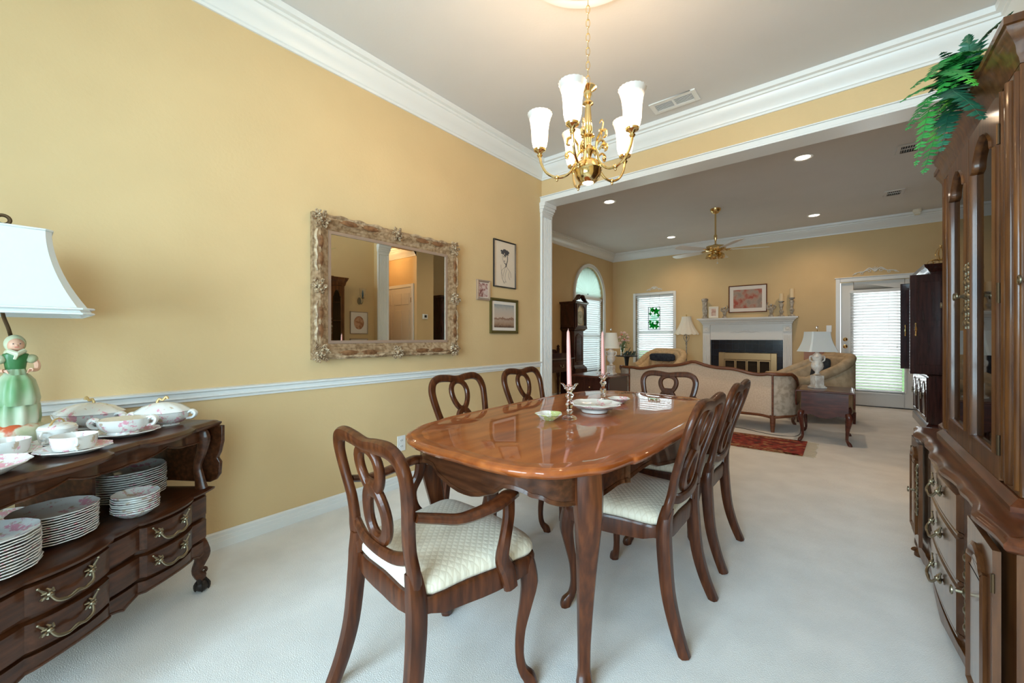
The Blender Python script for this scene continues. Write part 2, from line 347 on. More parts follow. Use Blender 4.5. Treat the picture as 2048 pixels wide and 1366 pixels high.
def scroll(g, c, r, a0, turns, tr, ux, uz, n=14, sgn=1):
    """spiral scroll in the plane (ux, uz) round c"""
    ux = Vector(ux); uz = Vector(uz); pts = []
    for i in range(n):
        t = i / (n - 1); a = a0 + sgn * turns * 2 * pi * t; q = r * (1 - 0.8 * t); pts.append(Vector(c) + ux * (cos(a) * q) + uz * (sin(a) * q))
    g.tube(pts, lerpl([tr, tr * 0.55], n), 6); return pts
# ---------------------------------------------------------------- the room shell
CZ = 3.04
def sbox(name, dims, mat):
    return struct(G().box(*dims).done(name, mat))
sbox('floor', (-4.28, 3.1, -2.3, 8.9, -0.1, 0), 'carpet')
sbox('ceiling', (-4.28, 3.1, -2.3, 8.9, CZ, CZ + 0.1), 'ceiling')
sbox('ground_outside', (-30, 30, -30, 40, -0.32, -0.22), 'grass')
def pieces(name, boxes, mat, polys=()):
    g = G()
    for b in boxes: g.box(*b)
    for p, a, b, ax in polys: g.prism(p, a, b, ax)
    return struct(g.done(name, mat))
sbox('wall_left', (-2.72, -2.59, -2.0, 3.68, 0, CZ), 'wall')
pieces('wall_partition', [(-4.14, -2.59, 3.68, 3.84, 0, CZ), (-2.59, 0.66, 3.68, 3.84, 2.63, CZ), (0.66, 3.0, 3.68, 3.84, 0, CZ), (0.66, 0.80, 3.84, 4.48, 2.65, CZ)], 'wall')
pieces('wall_right', [(0.80, 0.92, -0.45, 3.68, 0, CZ), (0.80, 0.92, -2.0, -1.65, 0, CZ), (0.80, 0.92, -1.65, -0.45, 0, 0.55), (0.80, 0.92, -1.65, -0.45, 2.45, CZ)], 'wall')
pieces('wall_rear', [(-2.59, -1.5, -2.0, -1.88, 0, CZ), (0.65, 0.8, -2.0, -1.88, 0, CZ), (-1.5, 0.65, -2.0, -1.88, 0, 0.45), (-1.5, 0.65, -2.0, -1.88, 2.55, CZ)], 'wall')
AY, AR, AZ = 7.64, 0.615, 1.99
arch = [(AY + AR * cos(a), AZ + AR * sin(a)) for a in [pi * i / 24 for i in range(25)]]
pieces('wall_living_left', [(-4.28, -4.14, 3.84, AY - AR, 0, CZ), (-4.28, -4.14, AY + AR, 8.75, 0, CZ), (-4.28, -4.14, AY - AR, AY + AR, 0, 0.33)], 'wall',
       [([(AY + AR, CZ)] + arch + [(AY - AR, CZ)], -4.28, -4.14, 'x')])
WX0, WX1, WZ0, WZ1 = -3.585, -2.765, 0.55, 2.045
pieces('wall_far', [(-4.28, WX0, 8.75, 8.89, 0, CZ), (WX0, WX1, 8.75, 8.89, 0, WZ0), (WX0, WX1, 8.75, 8.89, WZ1, CZ), (WX1, -0.035, 8.75, 8.89, 0, CZ), (-0.035, 0.915, 8.75, 8.89, 2.045, CZ), (0.915, 1.55, 8.75, 8.89, 0, CZ)], 'wall')
sbox('wall_closet', (0.73, 3.0, 4.48, 4.86, 0, CZ), 'wall'); sbox('wall_living_right', (1.42, 1.55, 4.86, 8.75, 0, CZ), 'wall'); sbox('wall_hall', (3.0, 3.1, 3.68, 4.9, 0, CZ), 'wall')
sbox('ceiling_hall', (0.80, 3.0, 3.84, 4.48, 2.76, 2.80), 'ceiling')
crownp = [(0, 2.86), (.012, 2.86), (.014, 2.875), (.022, 2.88), (.03, 2.90), (.055, 2.925), (.08, 2.965), (.084, 2.98), (.095, 2.983), (.097, 3.0), (.12, 3.005), (.125, 3.039), (0, 3.039)]
def trim(name, path, prof, mat='white', closed=False):
    g = G(); g.ring(path, prof + [prof[0]], closed=closed)
    if not closed:
        pass
    return struct(g.done(name, mat, ang=30))
trim('trim_1', [(-2.59, -1.88), (-2.59, 3.68), (0.8, 3.68), (0.8, -1.88)], crownp, closed=True)
trim('trim_2', [(-4.14, 3.84), (-4.14, 8.75), (1.42, 8.75), (1.42, 4.86), (0.73, 4.86), (0.66, 3.84)], crownp, closed=True)
trim('trim_7', [(0.74, 4.48), (3.0, 4.48)], [(d, z - .28) for d, z in crownp])
railp = [(0, .80), (.008, .80), (.010, .812), (.022, .818), (.012, .826), (.014, .842), (.030, .848), (.032, .858), (.0, .862)]
trim('trim_3', [(0.2, -1.88), (-2.59, -1.88), (-2.59, 3.655)], railp)
basep = [(0, .0), (.016, .0), (.016, .035), (.013, .038), (.013, .058), (.010, .061), (.010, .080), (.004, .088), (0, .088)]
trim('baseboard_left', [(-1.0, -1.88), (-2.59, -1.88), (-2.59, 3.655)], basep)
trim('baseboard_right', [(0.8, 3.68), (0.8, -1.88)], basep)
trim('baseboard_living', [(-2.6, 3.84), (-4.14, 3.84), (-4.14, 8.75), (-2.17, 8.75)], basep)
trim('baseboard_far', [(-0.68, 8.75), (-0.095, 8.75)], basep)
# opening lining, casing and pilasters
g = G(); g.box(-2.59, 0.66, 3.65, 3.87, 2.612, 2.63); g.box(-2.60, 0.67, 3.655, 3.68, 2.63, 2.668); g.box(-2.60, 0.67, 3.645, 3.68, 2.668, 2.678); g.box(-2.60, 0.67, 3.84, 3.865, 2.63, 2.678)
struct(g.done('trim_4', 'white', bevel=0.003))
def pilaster(name, x, s):
    g = G(); prof = [(3.65, 0), (3.65, .028)]
    n = 6; y0, y1 = 3.672, 3.828; wv = (y1 - y0) / n
    for i in range(n):
        a = y0 + i * wv; prof += [(a + .004, .028), (a + .007, .021), (a + wv / 2, .018), (a + wv - .007, .021), (a + wv - .004, .028)]
    prof += [(3.85, .028), (3.85, 0)]
    g.loft([[(x + s * d, y, z) for y, d in prof] for z in (0.16, 2.46)])
    g.box(*sorted((x, x + s * .034)), 3.645, 3.855, 0, 0.16); g.box(*sorted((x, x + s * .030)), 3.65, 3.85, 2.46, 2.50)
    for k, (d, z0, z1) in enumerate([(.036, 2.50, 2.515), (.045, 2.515, 2.54), (.060, 2.54, 2.57), (.075, 2.57, 2.612)]):
        g.box(*sorted((x, x + s * d)), 3.65 - d * .2, 3.85 + d * .2, z0, z1)
    return struct(g.done(name, 'white', bevel=0.003))
pilaster('trim_5', -2.59, 1); pilaster('trim_6', 0.66, -1)
# ceiling medallion
g = G(); g.lathe([(0.0001, 0), (.10, 0), (.12, -.012), (.30, -.012), (.32, -.004), (.335, -.016), (.36, -.018), (.372, -.002), (.372, 0)], (-.96, 1.76, CZ), 48)
tag(g.done('ceiling_medallion', 'ceiling'), 'round white moulded medallion on the ceiling above the brass chandelier', 'ceiling medallion')
# windows -----------------------------------------------------------------
def frame_rect(g, x0, x1, z0, z1, wd, y0, y1):
    g.box(x0 - wd, x0, y0, y1, z0 - wd, z1 + wd); g.box(x1, x1 + wd, y0, y1, z0 - wd, z1 + wd)
    g.box(x0, x1, y0, y1, z1, z1 + wd); g.box(x0, x1, y0, y1, z0 - wd, z0)
w1 = struct(thing('window_1', 'x', 'x')); del w1['label']; del w1['category']
g = G(); frame_rect(g, WX0, WX1, WZ0, WZ1, .055, 8.725, 8.75); g.box(WX0 - .075, WX1 + .075, 8.70, 8.75, WZ0 - .075, WZ0 - .055); g.done('casing', 'white', w1, bevel=.004)
g = G(); frame_rect(g, WX0 + .035, WX1 - .035, WZ0 + .035, WZ1 - .035, .035, 8.83, 8.86); g.box(WX0 + .03, WX1 - .03, 8.835, 8.86, 1.22, 1.26)
g.done('sash', 'white', w1)
g = G(); g.box(WX0 + .03, WX1 - .03, 8.845, 8.85, WZ0 + .03, WZ1 - .03); g.done('pane', 'pane', w1)
def blind(root, x0, x1, z0, z1, tilt=38, pitch=.047, wdt=.05, nlad=3, rail=.05):
    """blind in the local plane y=0, facing -y"""
    g = G(); g.box(x0 - .004, x1 + .004, -.03, .03, z1 - rail, z1); g.done('headrail', 'white', root, bevel=.004)
    g = G(); z = z1 - rail - .03; c, s = cos(R(tilt)) * wdt / 2, sin(R(tilt)) * wdt / 2
    while z > z0 + .05:
        g.loft([[(x, -c, z + s), (x, 0, z + .003), (x, c, z - s), (x, c, z - s - .002), (x, 0, z + .0005), (x, -c, z + s - .002)] for x in (x0, x1)]); z -= pitch
    g.done('slats', 'slat', root)
    g = G(); g.box(x0, x1, -.025, .025, z0, z0 + .022); g.done('bottom_rail', 'white', root, bevel=.003)
    g = G()
    for i in range(nlad):
        x = x0 + (x1 - x0) * (i + .5) / nlad; g.tube([(x, -.027, z1 - rail), (x, -.027, z0)], .0012, 5)
    g.tube([(x1 - .06, -.034, z1 - rail), (x1 - .06, -.034, z0 + (z1 - z0) * .45)], .0015, 5); g.tube([(x1 - .06, -.034, z0 + (z1 - z0) * .45 + .02), (x1 - .06, -.034, z0 + (z1 - z0) * .45 - .015)], [.003, .006], 6)
    g.done('cords', 'plastic', root)
b = thing('window_blind', 'white slatted blind in the square window behind the hanging green glass panel', 'window blind', (0, 8.79, 0))
blind(b, WX0 + .004, WX1 - .004, WZ0 + .005, WZ1 - .004)
w2 = struct(thing('window_2', 'x', 'x')); del w2['label']; del w2['category']
def archpath(r, z0=.33, n=28):
    return [(AY - r, z0)] + [(AY - r * cos(pi * i / n), AZ + r * sin(pi * i / n)) for i in range(n + 1)] + [(AY + r, z0)]
def archband(g, r0, r1, x0, x1, z0):
    a, c = archpath(r0, z0), archpath(r1, z0); n = len(a)
    g.loft([[(x0, *a[i]), (x0, *c[i]), (x1, *c[i]), (x1, *a[i])] for i in range(n)])
g = G(); archband(g, AR - .002, AR + .06, -4.14, -4.115, .33); archband(g, AR + .045, AR + .062, -4.14, -4.105, .33); g.box(-4.14, -4.08, AY - AR - .08, AY + AR + .08, .305, .33); g.done('casing', 'white', w2)
g = G(); archband(g, AR - .045, AR - .001, -4.26, -4.22, .33); g.box(-4.26, -4.21, AY - AR, AY + AR, AZ - .02, AZ + .04); g.box(-4.26, -4.22, AY - AR, AY + AR, .33, .38); g.box(-4.255, -4.225, AY - AR, AY + AR, 1.13, 1.17); g.done('sash', 'white', w2)
g = G(); pp = archpath(AR - .02, .34); g.prism(pp, -4.245, -4.240, 'x'); g.done('pane', 'pane', w2)
b = thing('window_blind', 'white slatted blind below the arch of the tall window behind the grandfather clock', 'window blind', (-4.19, AY, 0), R(90))
blind(b, -AR + .01, AR - .01, .345, AZ - .02, tilt=55)
g = G(); rows = []; n = 36
for i in range(n + 1):
    a = pi * i / n; k = .006 if i % 2 else -.006
    rows.append([(-4.18 + k, AY - (AR - .008) * cos(a), AZ + .02 + (AR - .008) * sin(a) * .985), (-4.18 + k * .2, AY - .03 * cos(a), AZ + .03 + .03 * sin(a)), (-4.183 + k * .2, AY - .03 * cos(a), AZ + .03 + .03 * sin(a)), (-4.183 + k, AY - (AR - .008) * cos(a), AZ + .02 + (AR - .008) * sin(a) * .985)])
g.loft(rows)
tag(g.done('arched_shade', 'archshade', flat=True), 'pale pleated fan shade filling the arch over the tall window blind', 'window shade')
w3 = struct(thing('window_3', 'x', 'x')); del w3['label']; del w3['category']
g = G(); frame_rect(g, -1.5, .65, .45, 2.55, .07, -1.88, -1.855); g.box(-.46, -.38, -1.97, -1.93, .45, 2.55); g.done('casing', 'white', w3)
g = G(); g.box(-1.5, .65, -1.955, -1.95, .45, 2.55); g.done('pane', 'pane', w3)
w4 = struct(thing('added_window', 'x', 'x')); del w4['label']; del w4['category']  # unseen window, invented to carry the side fill onto the left wall
g = G(); g.box(.775, .80, -1.72, -1.65, .48, 2.52); g.box(.775, .80, -.45, -.38, .48, 2.52); g.box(.775, .80, -1.65, -.45, 2.45, 2.52); g.box(.775, .80, -1.65, -.45, .48, .55); g.done('casing', 'white', w4)
g = G(); g.box(.88, .885, -1.65, -.45, .55, 2.45); g.done('pane', 'pane', w4)
# stained glass panel hung in front of window_1
t = thing('stained_glass_panel', 'dark framed stained glass panel with a white flower and green leaves hanging in window', 'stained glass', (-3.15, 8.68, 1.532))
g = G(); frame_rect(g, -.118, .118, -.24, .24, .010, -.006, .006); g.done('frame', 'blackmetal', t)
g = G(); g.box(-.118, .118, -.002, .002, -.24, .24); g.done('clear_glass', 'pane', t)
def leafpoly(cx, cz, r, k, ph, n=22): return [(cx + r * (1 + .35 * sin(k * a + ph)) * cos(a), cz + r * (1.05 + .35 * sin(k * a + ph)) * sin(a)) for a in [2 * pi * i / n for i in range(n)]]
g = G()
for cx, cz, r, k, ph in [(.045, .15, .060, 5, 0), (.09, .06, .032, 4, 1), (-.04, .185, .045, 5, 2), (-.04, -.15, .062, 5, 1), (.05, -.175, .045, 4, 2), (-.085, -.07, .030, 4, 0), (.07, -.09, .036, 5, 3), (-.08, .10, .03, 4, 2)]: g.prism(leafpoly(cx, cz, r, k, ph), -.004, .003)
g.done('green_leaves', 'greenglass', t)
g = G()
g.prism(leafpoly(.0, .0, .075, 6, 0, 40), -.003, .003)
g.done('white_flower', 'whiteglass', t)
g = G(); g.tube([(-.10, 0, .25), (-.10, .05, .54)], .0015, 4); g.tube([(.10, 0, .25), (.10, .05, .54)], .0015, 4)
for z in (.12, .02, -.1): g.tube([(-.118, -.004, z), (-.06, -.004, z * .9)], .002, 4); g.tube([(.06, -.004, z * 1.1), (.118, -.004, z)], .002, 4)
g.done('leading', 'blackmetal', t)
# glazed door ---------------------------------------------------------------
d = struct(thing('door_1', 'x', 'x')); del d['label']; del d['category']
g = G(); g.box(-.095, -.035, 8.725, 8.75, 0, 2.105); g.box(.915, .975, 8.725, 8.75, 0, 2.105); g.box(-.035, .915, 8.725, 8.75, 2.045, 2.105); g.box(-.11, .99, 8.715, 8.75, 2.105, 2.12); g.done('casing', 'white', d, bevel=.004)
g = G(); g.box(-.028, .135, 8.775, 8.815, .012, 2.038); g.box(.745, .908, 8.775, 8.815, .012, 2.038); g.box(.135, .745, 8.775, 8.815, 1.88, 2.038); g.box(.135, .745, 8.775, 8.815, .012, .27); frame_rect(g, .135, .745, .27, 1.88, .025, 8.765, 8.775)
g.done('door_panel', 'whitewood', d, bevel=.004)
g = G(); g.box(.135, .745, 8.79, 8.795, .27, 1.88); g.done('pane', 'pane', d)
g = G(); g.box(-.035, .915, 8.76, 8.86, 0, .012); g.done('threshold', 'blackmetal', d)
for z, nm in ((.97, 'door_knob'), (1.09, 'deadbolt')):
    g = G(); g.lathe([(.03, 0), (.032, .006), (.012, .012), (.012, .03), (.028, .04), (.030, .052), (.018, .062), (.0001, .064)], n=16); o = g.done(nm, 'brass', d); o.location = (.03, 8.775, z); o.rotation_euler = (R(90), 0, 0)
bl = bpy.data.objects.new('blind', None); COL.objects.link(bl); bl.parent = d; bl.location = (0, 8.745, 0)
blind(bl, .095, .715, .215, 1.90, tilt=48, nlad=2)
g = G(); g.box(.085, .10, 8.72, 8.77, 1.86, 1.90); g.box(.71, .725, 8.72, 8.77, 1.86, 1.93); g.done('bracket', 'plastic', d)
# plaster ornaments over window and door
def applique(label, loc, wd, h):
    t = tag(None or bpy.data.objects.new('x', None), '', '') if False else None
    g = G()
    for s in (-1, 1):
        g.tube(spline([(0, 0, .3 * h), (s * .12 * wd, 0, .75 * h), (s * .25 * wd, 0, .35 * h), (s * .38 * wd, 0, .30 * h), (s * .5 * wd, 0, 0)], 5), lerpl([.011, .009, .007, .004], 21), 6)
        scroll(g, (s * .13 * wd, 0, .40 * h), .03, 0, 1.2, .006, (s, 0, 0), (0, 0, 1)); scroll(g, (s * .30 * wd, 0, .18 * h), .026, 1, 1.2, .0055, (s, 0, 0), (0, 0, 1)); scroll(g, (s * .44 * wd, 0, .2 * h), .018, 2, 1.2, .0045, (s, 0, 0), (0, 0, 1))
    for a in range(5): g.tube([(0, 0, .45 * h), (.05 * sin((a - 2) * .6), 0, .45 * h + .06 * cos((a - 2) * .6))], [.008, .004], 6)
    o = g.done('wall_ornament', 'whitewood'); o.location = loc; o.scale = (1, .7, 1)
    return tag(o, label, 'wall ornament')
applique('cream carved scroll ornament on the wall above the square blind window', (-3.17, 8.742, 2.14), .34, .10)
applique('cream carved scroll ornament on the wall above the glazed door', (.40, 8.742, 2.15), .56, .13)
# switch, outlet
t = thing('light_switch', 'white light switch plate on the far wall beside the glazed door', 'light switch', (-.185, 8.75, 1.27), 0)
g = G(); g.box(-.036, .036, -.006, 0, -.058, .058); g.done('plate', 'plastic', t, bevel=.002); g = G(); g.box(-.006, .006, -.016, -.006, -.004, .016); g.done('toggle', 'plastic', t)
t = thing('wall_outlet', 'white duplex electrical outlet low on the yellow dining room wall', 'outlet', (-2.59, 1.835, .325), R(90))
g = G(); g.box(-.036, .036, -.006, 0, -.058, .058); g.done('plate', 'plastic', t, bevel=.002)
for z in (.022, -.022):
    g = G(); g.prism([(.017 * cos(a), z + .014 * sin(a)) for a in [2 * pi * i / 16 for i in range(16)]], -.009, -.006); o = g.done('socket', 'plastic', t)
    g = G(); g.box(-.009, -.006, -.0098, -.008, z - .004, z + .007); g.box(.005, .008, -.0098, -.008, z - .004, z + .007); g.done('slots', 'darkslot', o)
# ceiling vents
def vent(label, loc, lx, ly, rows, n, flat=True, gr='white'):
    t = thing('ceiling_vent', label, 'vent', loc, 0)
    g = G(); frame_rect3 = [(-lx / 2, -lx / 2 + .035, -ly / 2, ly / 2), (lx / 2 - .035, lx / 2, -ly / 2, ly / 2), (-lx / 2 + .035, lx / 2 - .035, -ly / 2, -ly / 2 + .035), (-lx / 2 + .035, lx / 2 - .035, ly / 2 - .035, ly / 2)]
    for a in frame_rect3: g.box(*a, -.010, 0)
    for i in range(1, rows): x = -lx / 2 + .035 + (lx - .07) * i / rows; g.box(x - .008, x + .008, -ly / 2 + .035, ly / 2 - .035, -.009, 0)
    g.done('frame', gr, t, bevel=.002)
    g = G(); g.box(-lx / 2 + .03, lx / 2 - .03, -ly / 2 + .03, ly / 2 - .03, -.002, -.0005); g.done('duct', 'darkslot', t)
    g = G()
    for i in range(n):
        y = -ly / 2 + .035 + (ly - .07) * (i + .5) / n; g.loft([[(x, y - .0025, -.010), (x, y - .0005, -.003), (x, y + .001, -.003), (x, y - .001, -.010)] for x in (-lx / 2 + .03, lx / 2 - .03)])
    g.done('louvers', gr, t); return t
vent('large white return air vent on the dining room ceiling behind the chandelier', (-1.06, 3.37, CZ), .36, .17, 2, 6)
v = vent('ceiling vent half hidden behind the hanging fern fronds', (.52, 5.70, CZ), .26, .20, 2, 7, gr='ceiling'); v.rotation_euler = (0, 0, R(90))
v = vent('ceiling vent near the far right corner above the armoire', (.52, 7.33, CZ), .26, .20, 2, 7, gr='ceiling'); v.rotation_euler = (0, 0, R(90))
# recessed lights
def downlight(label, x, y):
    t = thing('recessed_light', label, 'recessed light', (x, y, CZ))
    g = G(); g.lathe([(.092, 0), (.092, -.006), (.078, -.010), (.066, -.004), (.066, 0)], n=28); g.done('trim_ring', 'white', t)
    g = G(); g.lathe([(.0001, -.003), (.066, -.003), (.066, -.001), (.0001, -.001)], n=28); g.done('lamp_face', 'downlight', t)
    p = point('downlight_lamp', (0, 0, -.03), 30, (1.0, .72, .46), .05, 150); p.parent = t
downlight('lit recessed ceiling light nearest the white pilaster', -2.55, 5.28); downlight('lit recessed ceiling light over the left far corner of the living room', -2.54, 7.9)
downlight('largest lit recessed ceiling light, right of the brass fan and near the beam', -.33, 5.28); downlight('lit recessed ceiling light at far right above the glazed door side', -.35, 7.9)
g = G(); g.lathe([(.05, 0), (.055, -.02), (.04, -.045), (.0001, -.05)], n=16); g.box(-.03, .03, -.035, .035, -.075, -.045); o = g.done('motion_sensor', 'shadecream'); o.location = (.86, 8.52, CZ)
tag(o, 'small cream sensor on the ceiling above the armoire corner', 'sensor')
# hall side seen in the mirror: closet doors, thermostat, tall cabinet, sconce, pictures
d2 = struct(thing('door_2', 'x', 'x')); del d2['label']; del d2['category']
g = G(); g.box(.80, .86, 4.455, 4.48, 0, 2.09); g.box(1.94, 2.0, 4.455, 4.48, 0, 2.09); g.box(.86, 1.94, 4.455, 4.48, 2.03, 2.09); g.done('casing', 'white', d2, bevel=.004)
for k in range(2):
    x0 = .865 + k * .536; g = G(); g.box(x0, x0 + .532, 4.465, 4.478, .01, 2.03)
    for (a, c) in ((.06, .24), (.29, .47)):
        for (z0, z1) in ((.2, .80), (.95, 1.62), (1.72, 1.93)):
            g.box(x0 + a, x0 + c, 4.459, 4.466, z0, z1)
    g.done('door_panel', 'whitewood', d2, bevel=.006)
for z in (.3, 1.75): g = G(); g.box(.855, .868, 4.452, 4.458, z, z + .09); g.done('hinge', 'oldbrass', d2)
point('hall_ceiling_lamp', (1.3, 3.95, 2.66), 9, (1.0, .66, .34), .08)
t = thing('thermostat', 'white thermostat with dark screen, reflected in the gilt mirror', 'thermostat', (.73, 4.66, 1.50), R(-90))
g = G(); g.box(-.055, .055, -.025, 0, -.045, .045); g.done('case', 'plastic', t, bevel=.006); g = G(); g.box(-.025, .025, -.027, -.024, -.02, .025); g.done('screen', 'darkslot', t)
t = thing('tall_cabinet', 'tall dark red cabinet at the right edge of the mirror reflection', 'cabinet', (.97, 5.25, 0))
g = G(); g.box(0, .40, 0, .9, .06, 1.9); g.done('body', 'darkred', t, bevel=.006); g = G(); g.ring(rect(-.02, .41, -.02, .92), [(0, 1.9), (.02, 1.92), (.02, 1.95), (0, 1.95)], cap=(True, True)); g.done('crown', 'darkred', t)
g = G(); g.box(.02, .40, .02, .88, 0, .06); g.done('plinth', 'darkred', t)
for k in range(2):
    g = G(); g.box(-.015, 0, .02 + k * .435, .445 + k * .435, .1, 1.86); o = g.done('door', 'darkred', t, bevel=.004); g = G(); g.ball((-.025, .42 + k * .06, 1.0), .012); g.done('knob', 'brass', o)
# ---------------------------------------------------------------- dining table
TX, TY = -.96, 1.76
def table_outline():
    q = [(.0, .885), (.10, .888), (.20, .878), (.262, .862), (.292, .843), (.322, .828), (.358, .795), (.384, .752), (.396, .728), (.412, .708), (.432, .665), (.446, .585), (.452, .545), (.464, .530), (.473, .45), (.477, .25), (.478, 0)]
    q = [(p.x, p.y) for p in spline([(a, b, 0) for a, b in q], 3)]
    o = q + [(x, -y) for x, y in q[::-1][1:]]
    o = o + [(-x, y) for x, y in o[::-1][1:-1]]
    return o[::-1]
OT = table_outline()
t = thing('dining_table', 'long glossy walnut dining table with scalloped oval top and cabriole legs', 'dining table', (TX, TY, 0))
g = G()
g.ring(OT, [(-.03, .728), (-.012, .728), (-.008, .734), (.0, .738), (.004, .746), (.002, .753), (-.006, .7565), (-.010, .757), (-.013, .7595), (-.018, .7600)], cap=(True, False)); last = [tuple(v.co) for v in list(g.b.verts)[-len(OT):]]; g.loft([[(x * k, y * (1 - (1 - k) * .54), z) for x, y, q in last] for k, z in ((1, .7600), (.935, .7601), (.93, .7597), (.925, .7601), (.5, .7602), (.02, .7602))], cap=False); g.b.faces.new(list(g.b.verts)[-len(OT):]); o = g.done('tabletop', 'table', t, ang=60)
def zb(x, y):
    a = math.atan2(y / .885, x / .478); return .640 + .022 * cos(4 * a * 2 + pi) + (.018 if abs(math.sin(2 * a)) > .55 else 0)
g = G(); g.ring(OT, [(-.060, zb), (-.052, zb), (-.052, .73), (-.060, .73)]); g.ring(OT, [(-.056, lambda x, y: zb(x, y) - .008), (-.048, lambda x, y: zb(x, y) - .004), (-.050, lambda x, y: zb(x, y) + .008), (-.056, lambda x, y: zb(x, y) + .008)]); g.done('apron', 'walnutx', t, ang=50)
def table_leg(sx, sy):
    d = Vector((sx * .6, sy * .8, 0)); c = Vector((sx * .362, sy * .668, 0)); pts = []
    for z, o_, in [(.735, 0), (.68, .004), (.60, .008), (.52, -.004), (.40, -.030), (.26, -.062), (.14, -.082), (.06, -.084), (.02, -.074), (0, -.072)]: pts.append(c + d * o_ + Vector((0, 0, z)))
    pts = spline(pts, 3); r = lerpl([.044, .045, .043, .037, .030, .025, .021, .020, .027, .022], len(pts))
    g = G(); g.tube(pts, r, 12, ref=d, p=3.2); return g
for sx in (-1, 1):
    for sy in (-1, 1): table_leg(sx, sy).done('leg', 'walnut', t)
# ---------------------------------------------------------------- chairs
LEAN = [.12, .06, 1]
def lean(z): # back line y as a function of height
    return -.205 - max(0, z - .44) * LEAN[0] - max(0, z - .62) * LEAN[1]
def backpath():
    half = [(.168, .43), (.180, .50), (.172, .555), (.178, .62), (.196, .70), (.209, .78), (.206, .825), (.185, .862), (.140, .880), (.07, .877), (0, .868)]
    half = [(x, z if z < .6 else .6 + (z - .6) * LEAN[2]) for x, z in half]; pts = half + [(-x, z) for x, z in half[::-1][1:]]
    return [Vector((p.x, lean(p.z), p.z)) for p in spline([(x, 0, z) for x, z in pts], 4)]
def oval(c, rx, rz, tilt=0, n=26, egg=0):
    return [Vector((c[0] + rx * cos(a) * (1 + egg * sin(a)), lean(c[1] + rz * sin(a)), c[1] + rz * sin(a))) for a in [2 * pi * i / n for i in range(n)]]
def seat_outline(grow=0, fr=.245, rr=.185, yf=.215, yr=-.20):
    P = [(-rr, yr), (0, yr - .012), (rr, yr), (rr + .03, -.05), (fr, .12), (fr + .003, .185), (fr - .03, yf - .002), (.12, yf + .012), (0, yf + .022), (-.12, yf + .012), (-fr + .03, yf - .002), (-fr - .003, .185), (-fr, .12), (-rr - .03, -.05)]
    return [(p.x, p.y) for p in spline([(a, b, 0) for a, b in P], 4, True)]
def make_chair(kind, label, arms=False):
    t = thing(kind, label, 'chair'); n = 8
    so = seat_outline()
    wob = lambda x, y: .386 - .024 * max(0, 1 - (x / .2) ** 2 if abs(y) > .17 else 1 - (y / .2) ** 2)
    g = G(); g.ring(so, [(-.03, .425), (-.03, .39), (-.02, wob), (-.002, wob), (.0, .42), (-.004, .430), (-.03, .430)], cap=(True, True)); g.done('seat_frame', 'walnut', t, ang=45)
    g = G(); g.pad(so, [(.95, .428), (.975, .440), (.972, .455), (.93, .471), (.80, .484), (.6, .491), (.3, .4945), (.05, .495)]); g.done('seat', 'seatfab', t, ang=80)
    bp = backpath(); m = len(bp)
    wl = lerpl([.024, .023, .0215, .021, .0205, .021, .022, .0225, .023, .022, .021, .022, .023, .0225, .022, .021, .0205, .021, .0215, .023, .024], m)
    g = G(); g.tube(bp, wl, 12, ref=(0, 1, .25), sect=(1, .68), p=3)
    # lower back rail
    zr = .525; g.tube(spline([(-.165, lean(zr) + .0, zr + .01), (-.09, lean(zr) - .008, zr - .012), (0, lean(zr) - .012, zr - .016), (.09, lean(zr) - .008, zr - .012), (.165, lean(zr), zr + .01)], 4), .016, 10, ref=(0, 1, 0), sect=(1.15, .7), p=3)
    g.done('back_frame', 'walnut', t)
    g = G(); g.tube(oval((0, .6 + .176 * LEAN[2]), .062, .082 * LEAN[2], egg=.22), .0175, 10, ref=(0, 1, .25), sect=(1.0, .7), closed=True, p=3); g.tube(oval((0, .612), .058, .080, egg=-.15), .0185, 10, ref=(0, 1, .25), sect=(1.1, .7), closed=True, p=3)
    g.tube([(-.03, lean(.70) , .698), (.03, lean(.70), .698)], .018, 8, ref=(0, 1, 0), sect=(1, .6)); g.done('splat', 'walnut', t)
    for s in (-1, 1):
        g = G(); pts = spline([(s * .170, lean(.5) + .002, .50), (s * .180, -.205, .43), (s * .186, -.208, .34), (s * .190, -.222, .20), (s * .196, -.250, .09), (s * .204, -.285, 0)], 4)
        g.tube(pts, lerpl([.018, .0245, .024, .022, .020, .018], len(pts)), 10, ref=(0, 1, 0), sect=(1, 1.05), p=4); g.done('leg', 'walnut', t)
        d = Vector((s * .7, .7, 0)); c = Vector((s * .218, .172, 0)); pts = [c + d * o_ + Vector((0, 0, z)) for z, o_ in [(.425, 0), (.385, .010), (.335, .018), (.27, .008), (.18, -.010), (.10, -.014), (.05, -.004), (.022, .018), (.004, .024), (0, .022)]]
        pts = spline(pts, 3); g = G(); g.tube(pts, lerpl([.028, .030, .029, .022, .0165, .0145, .0155, .021, .021, .016], len(pts)), 10, ref=d, p=2.8); g.done('leg', 'walnut', t)
        if arms:
            g = G(); z = .640; pts = spline([(s * .205, lean(z) + .01, z + .02), (s * .222, lean(z) + .07, z + .004), (s * .248, -.10, z - .006), (s * .262, .0, z + .002), (s * .258, .055, z + .012), (s * .242, .095, z + .006), (s * .236, .105, z - .008)], 4)
            g.tube(pts, lerpl([.018, .019, .020, .023, .025, .022, .012], len(pts)), 10, ref=(0, 0, 1), sect=(1.05, .62), p=2.8)
            pts = spline([(s * .246, .075, z), (s * .252, .070, z - .05), (s * .262, .045, z - .11), (s * .250, .045, z - .17), (s * .240, .075, z - .22), (s * .247, .085, z - .275)], 4)
            g.tube(pts, lerpl([.018, .017, .017, .020, .023, .020], len(pts)), 10, ref=(1, 0, 0), sect=(1.2, .8), p=3); g.done('arm', 'walnut', t)
    return t
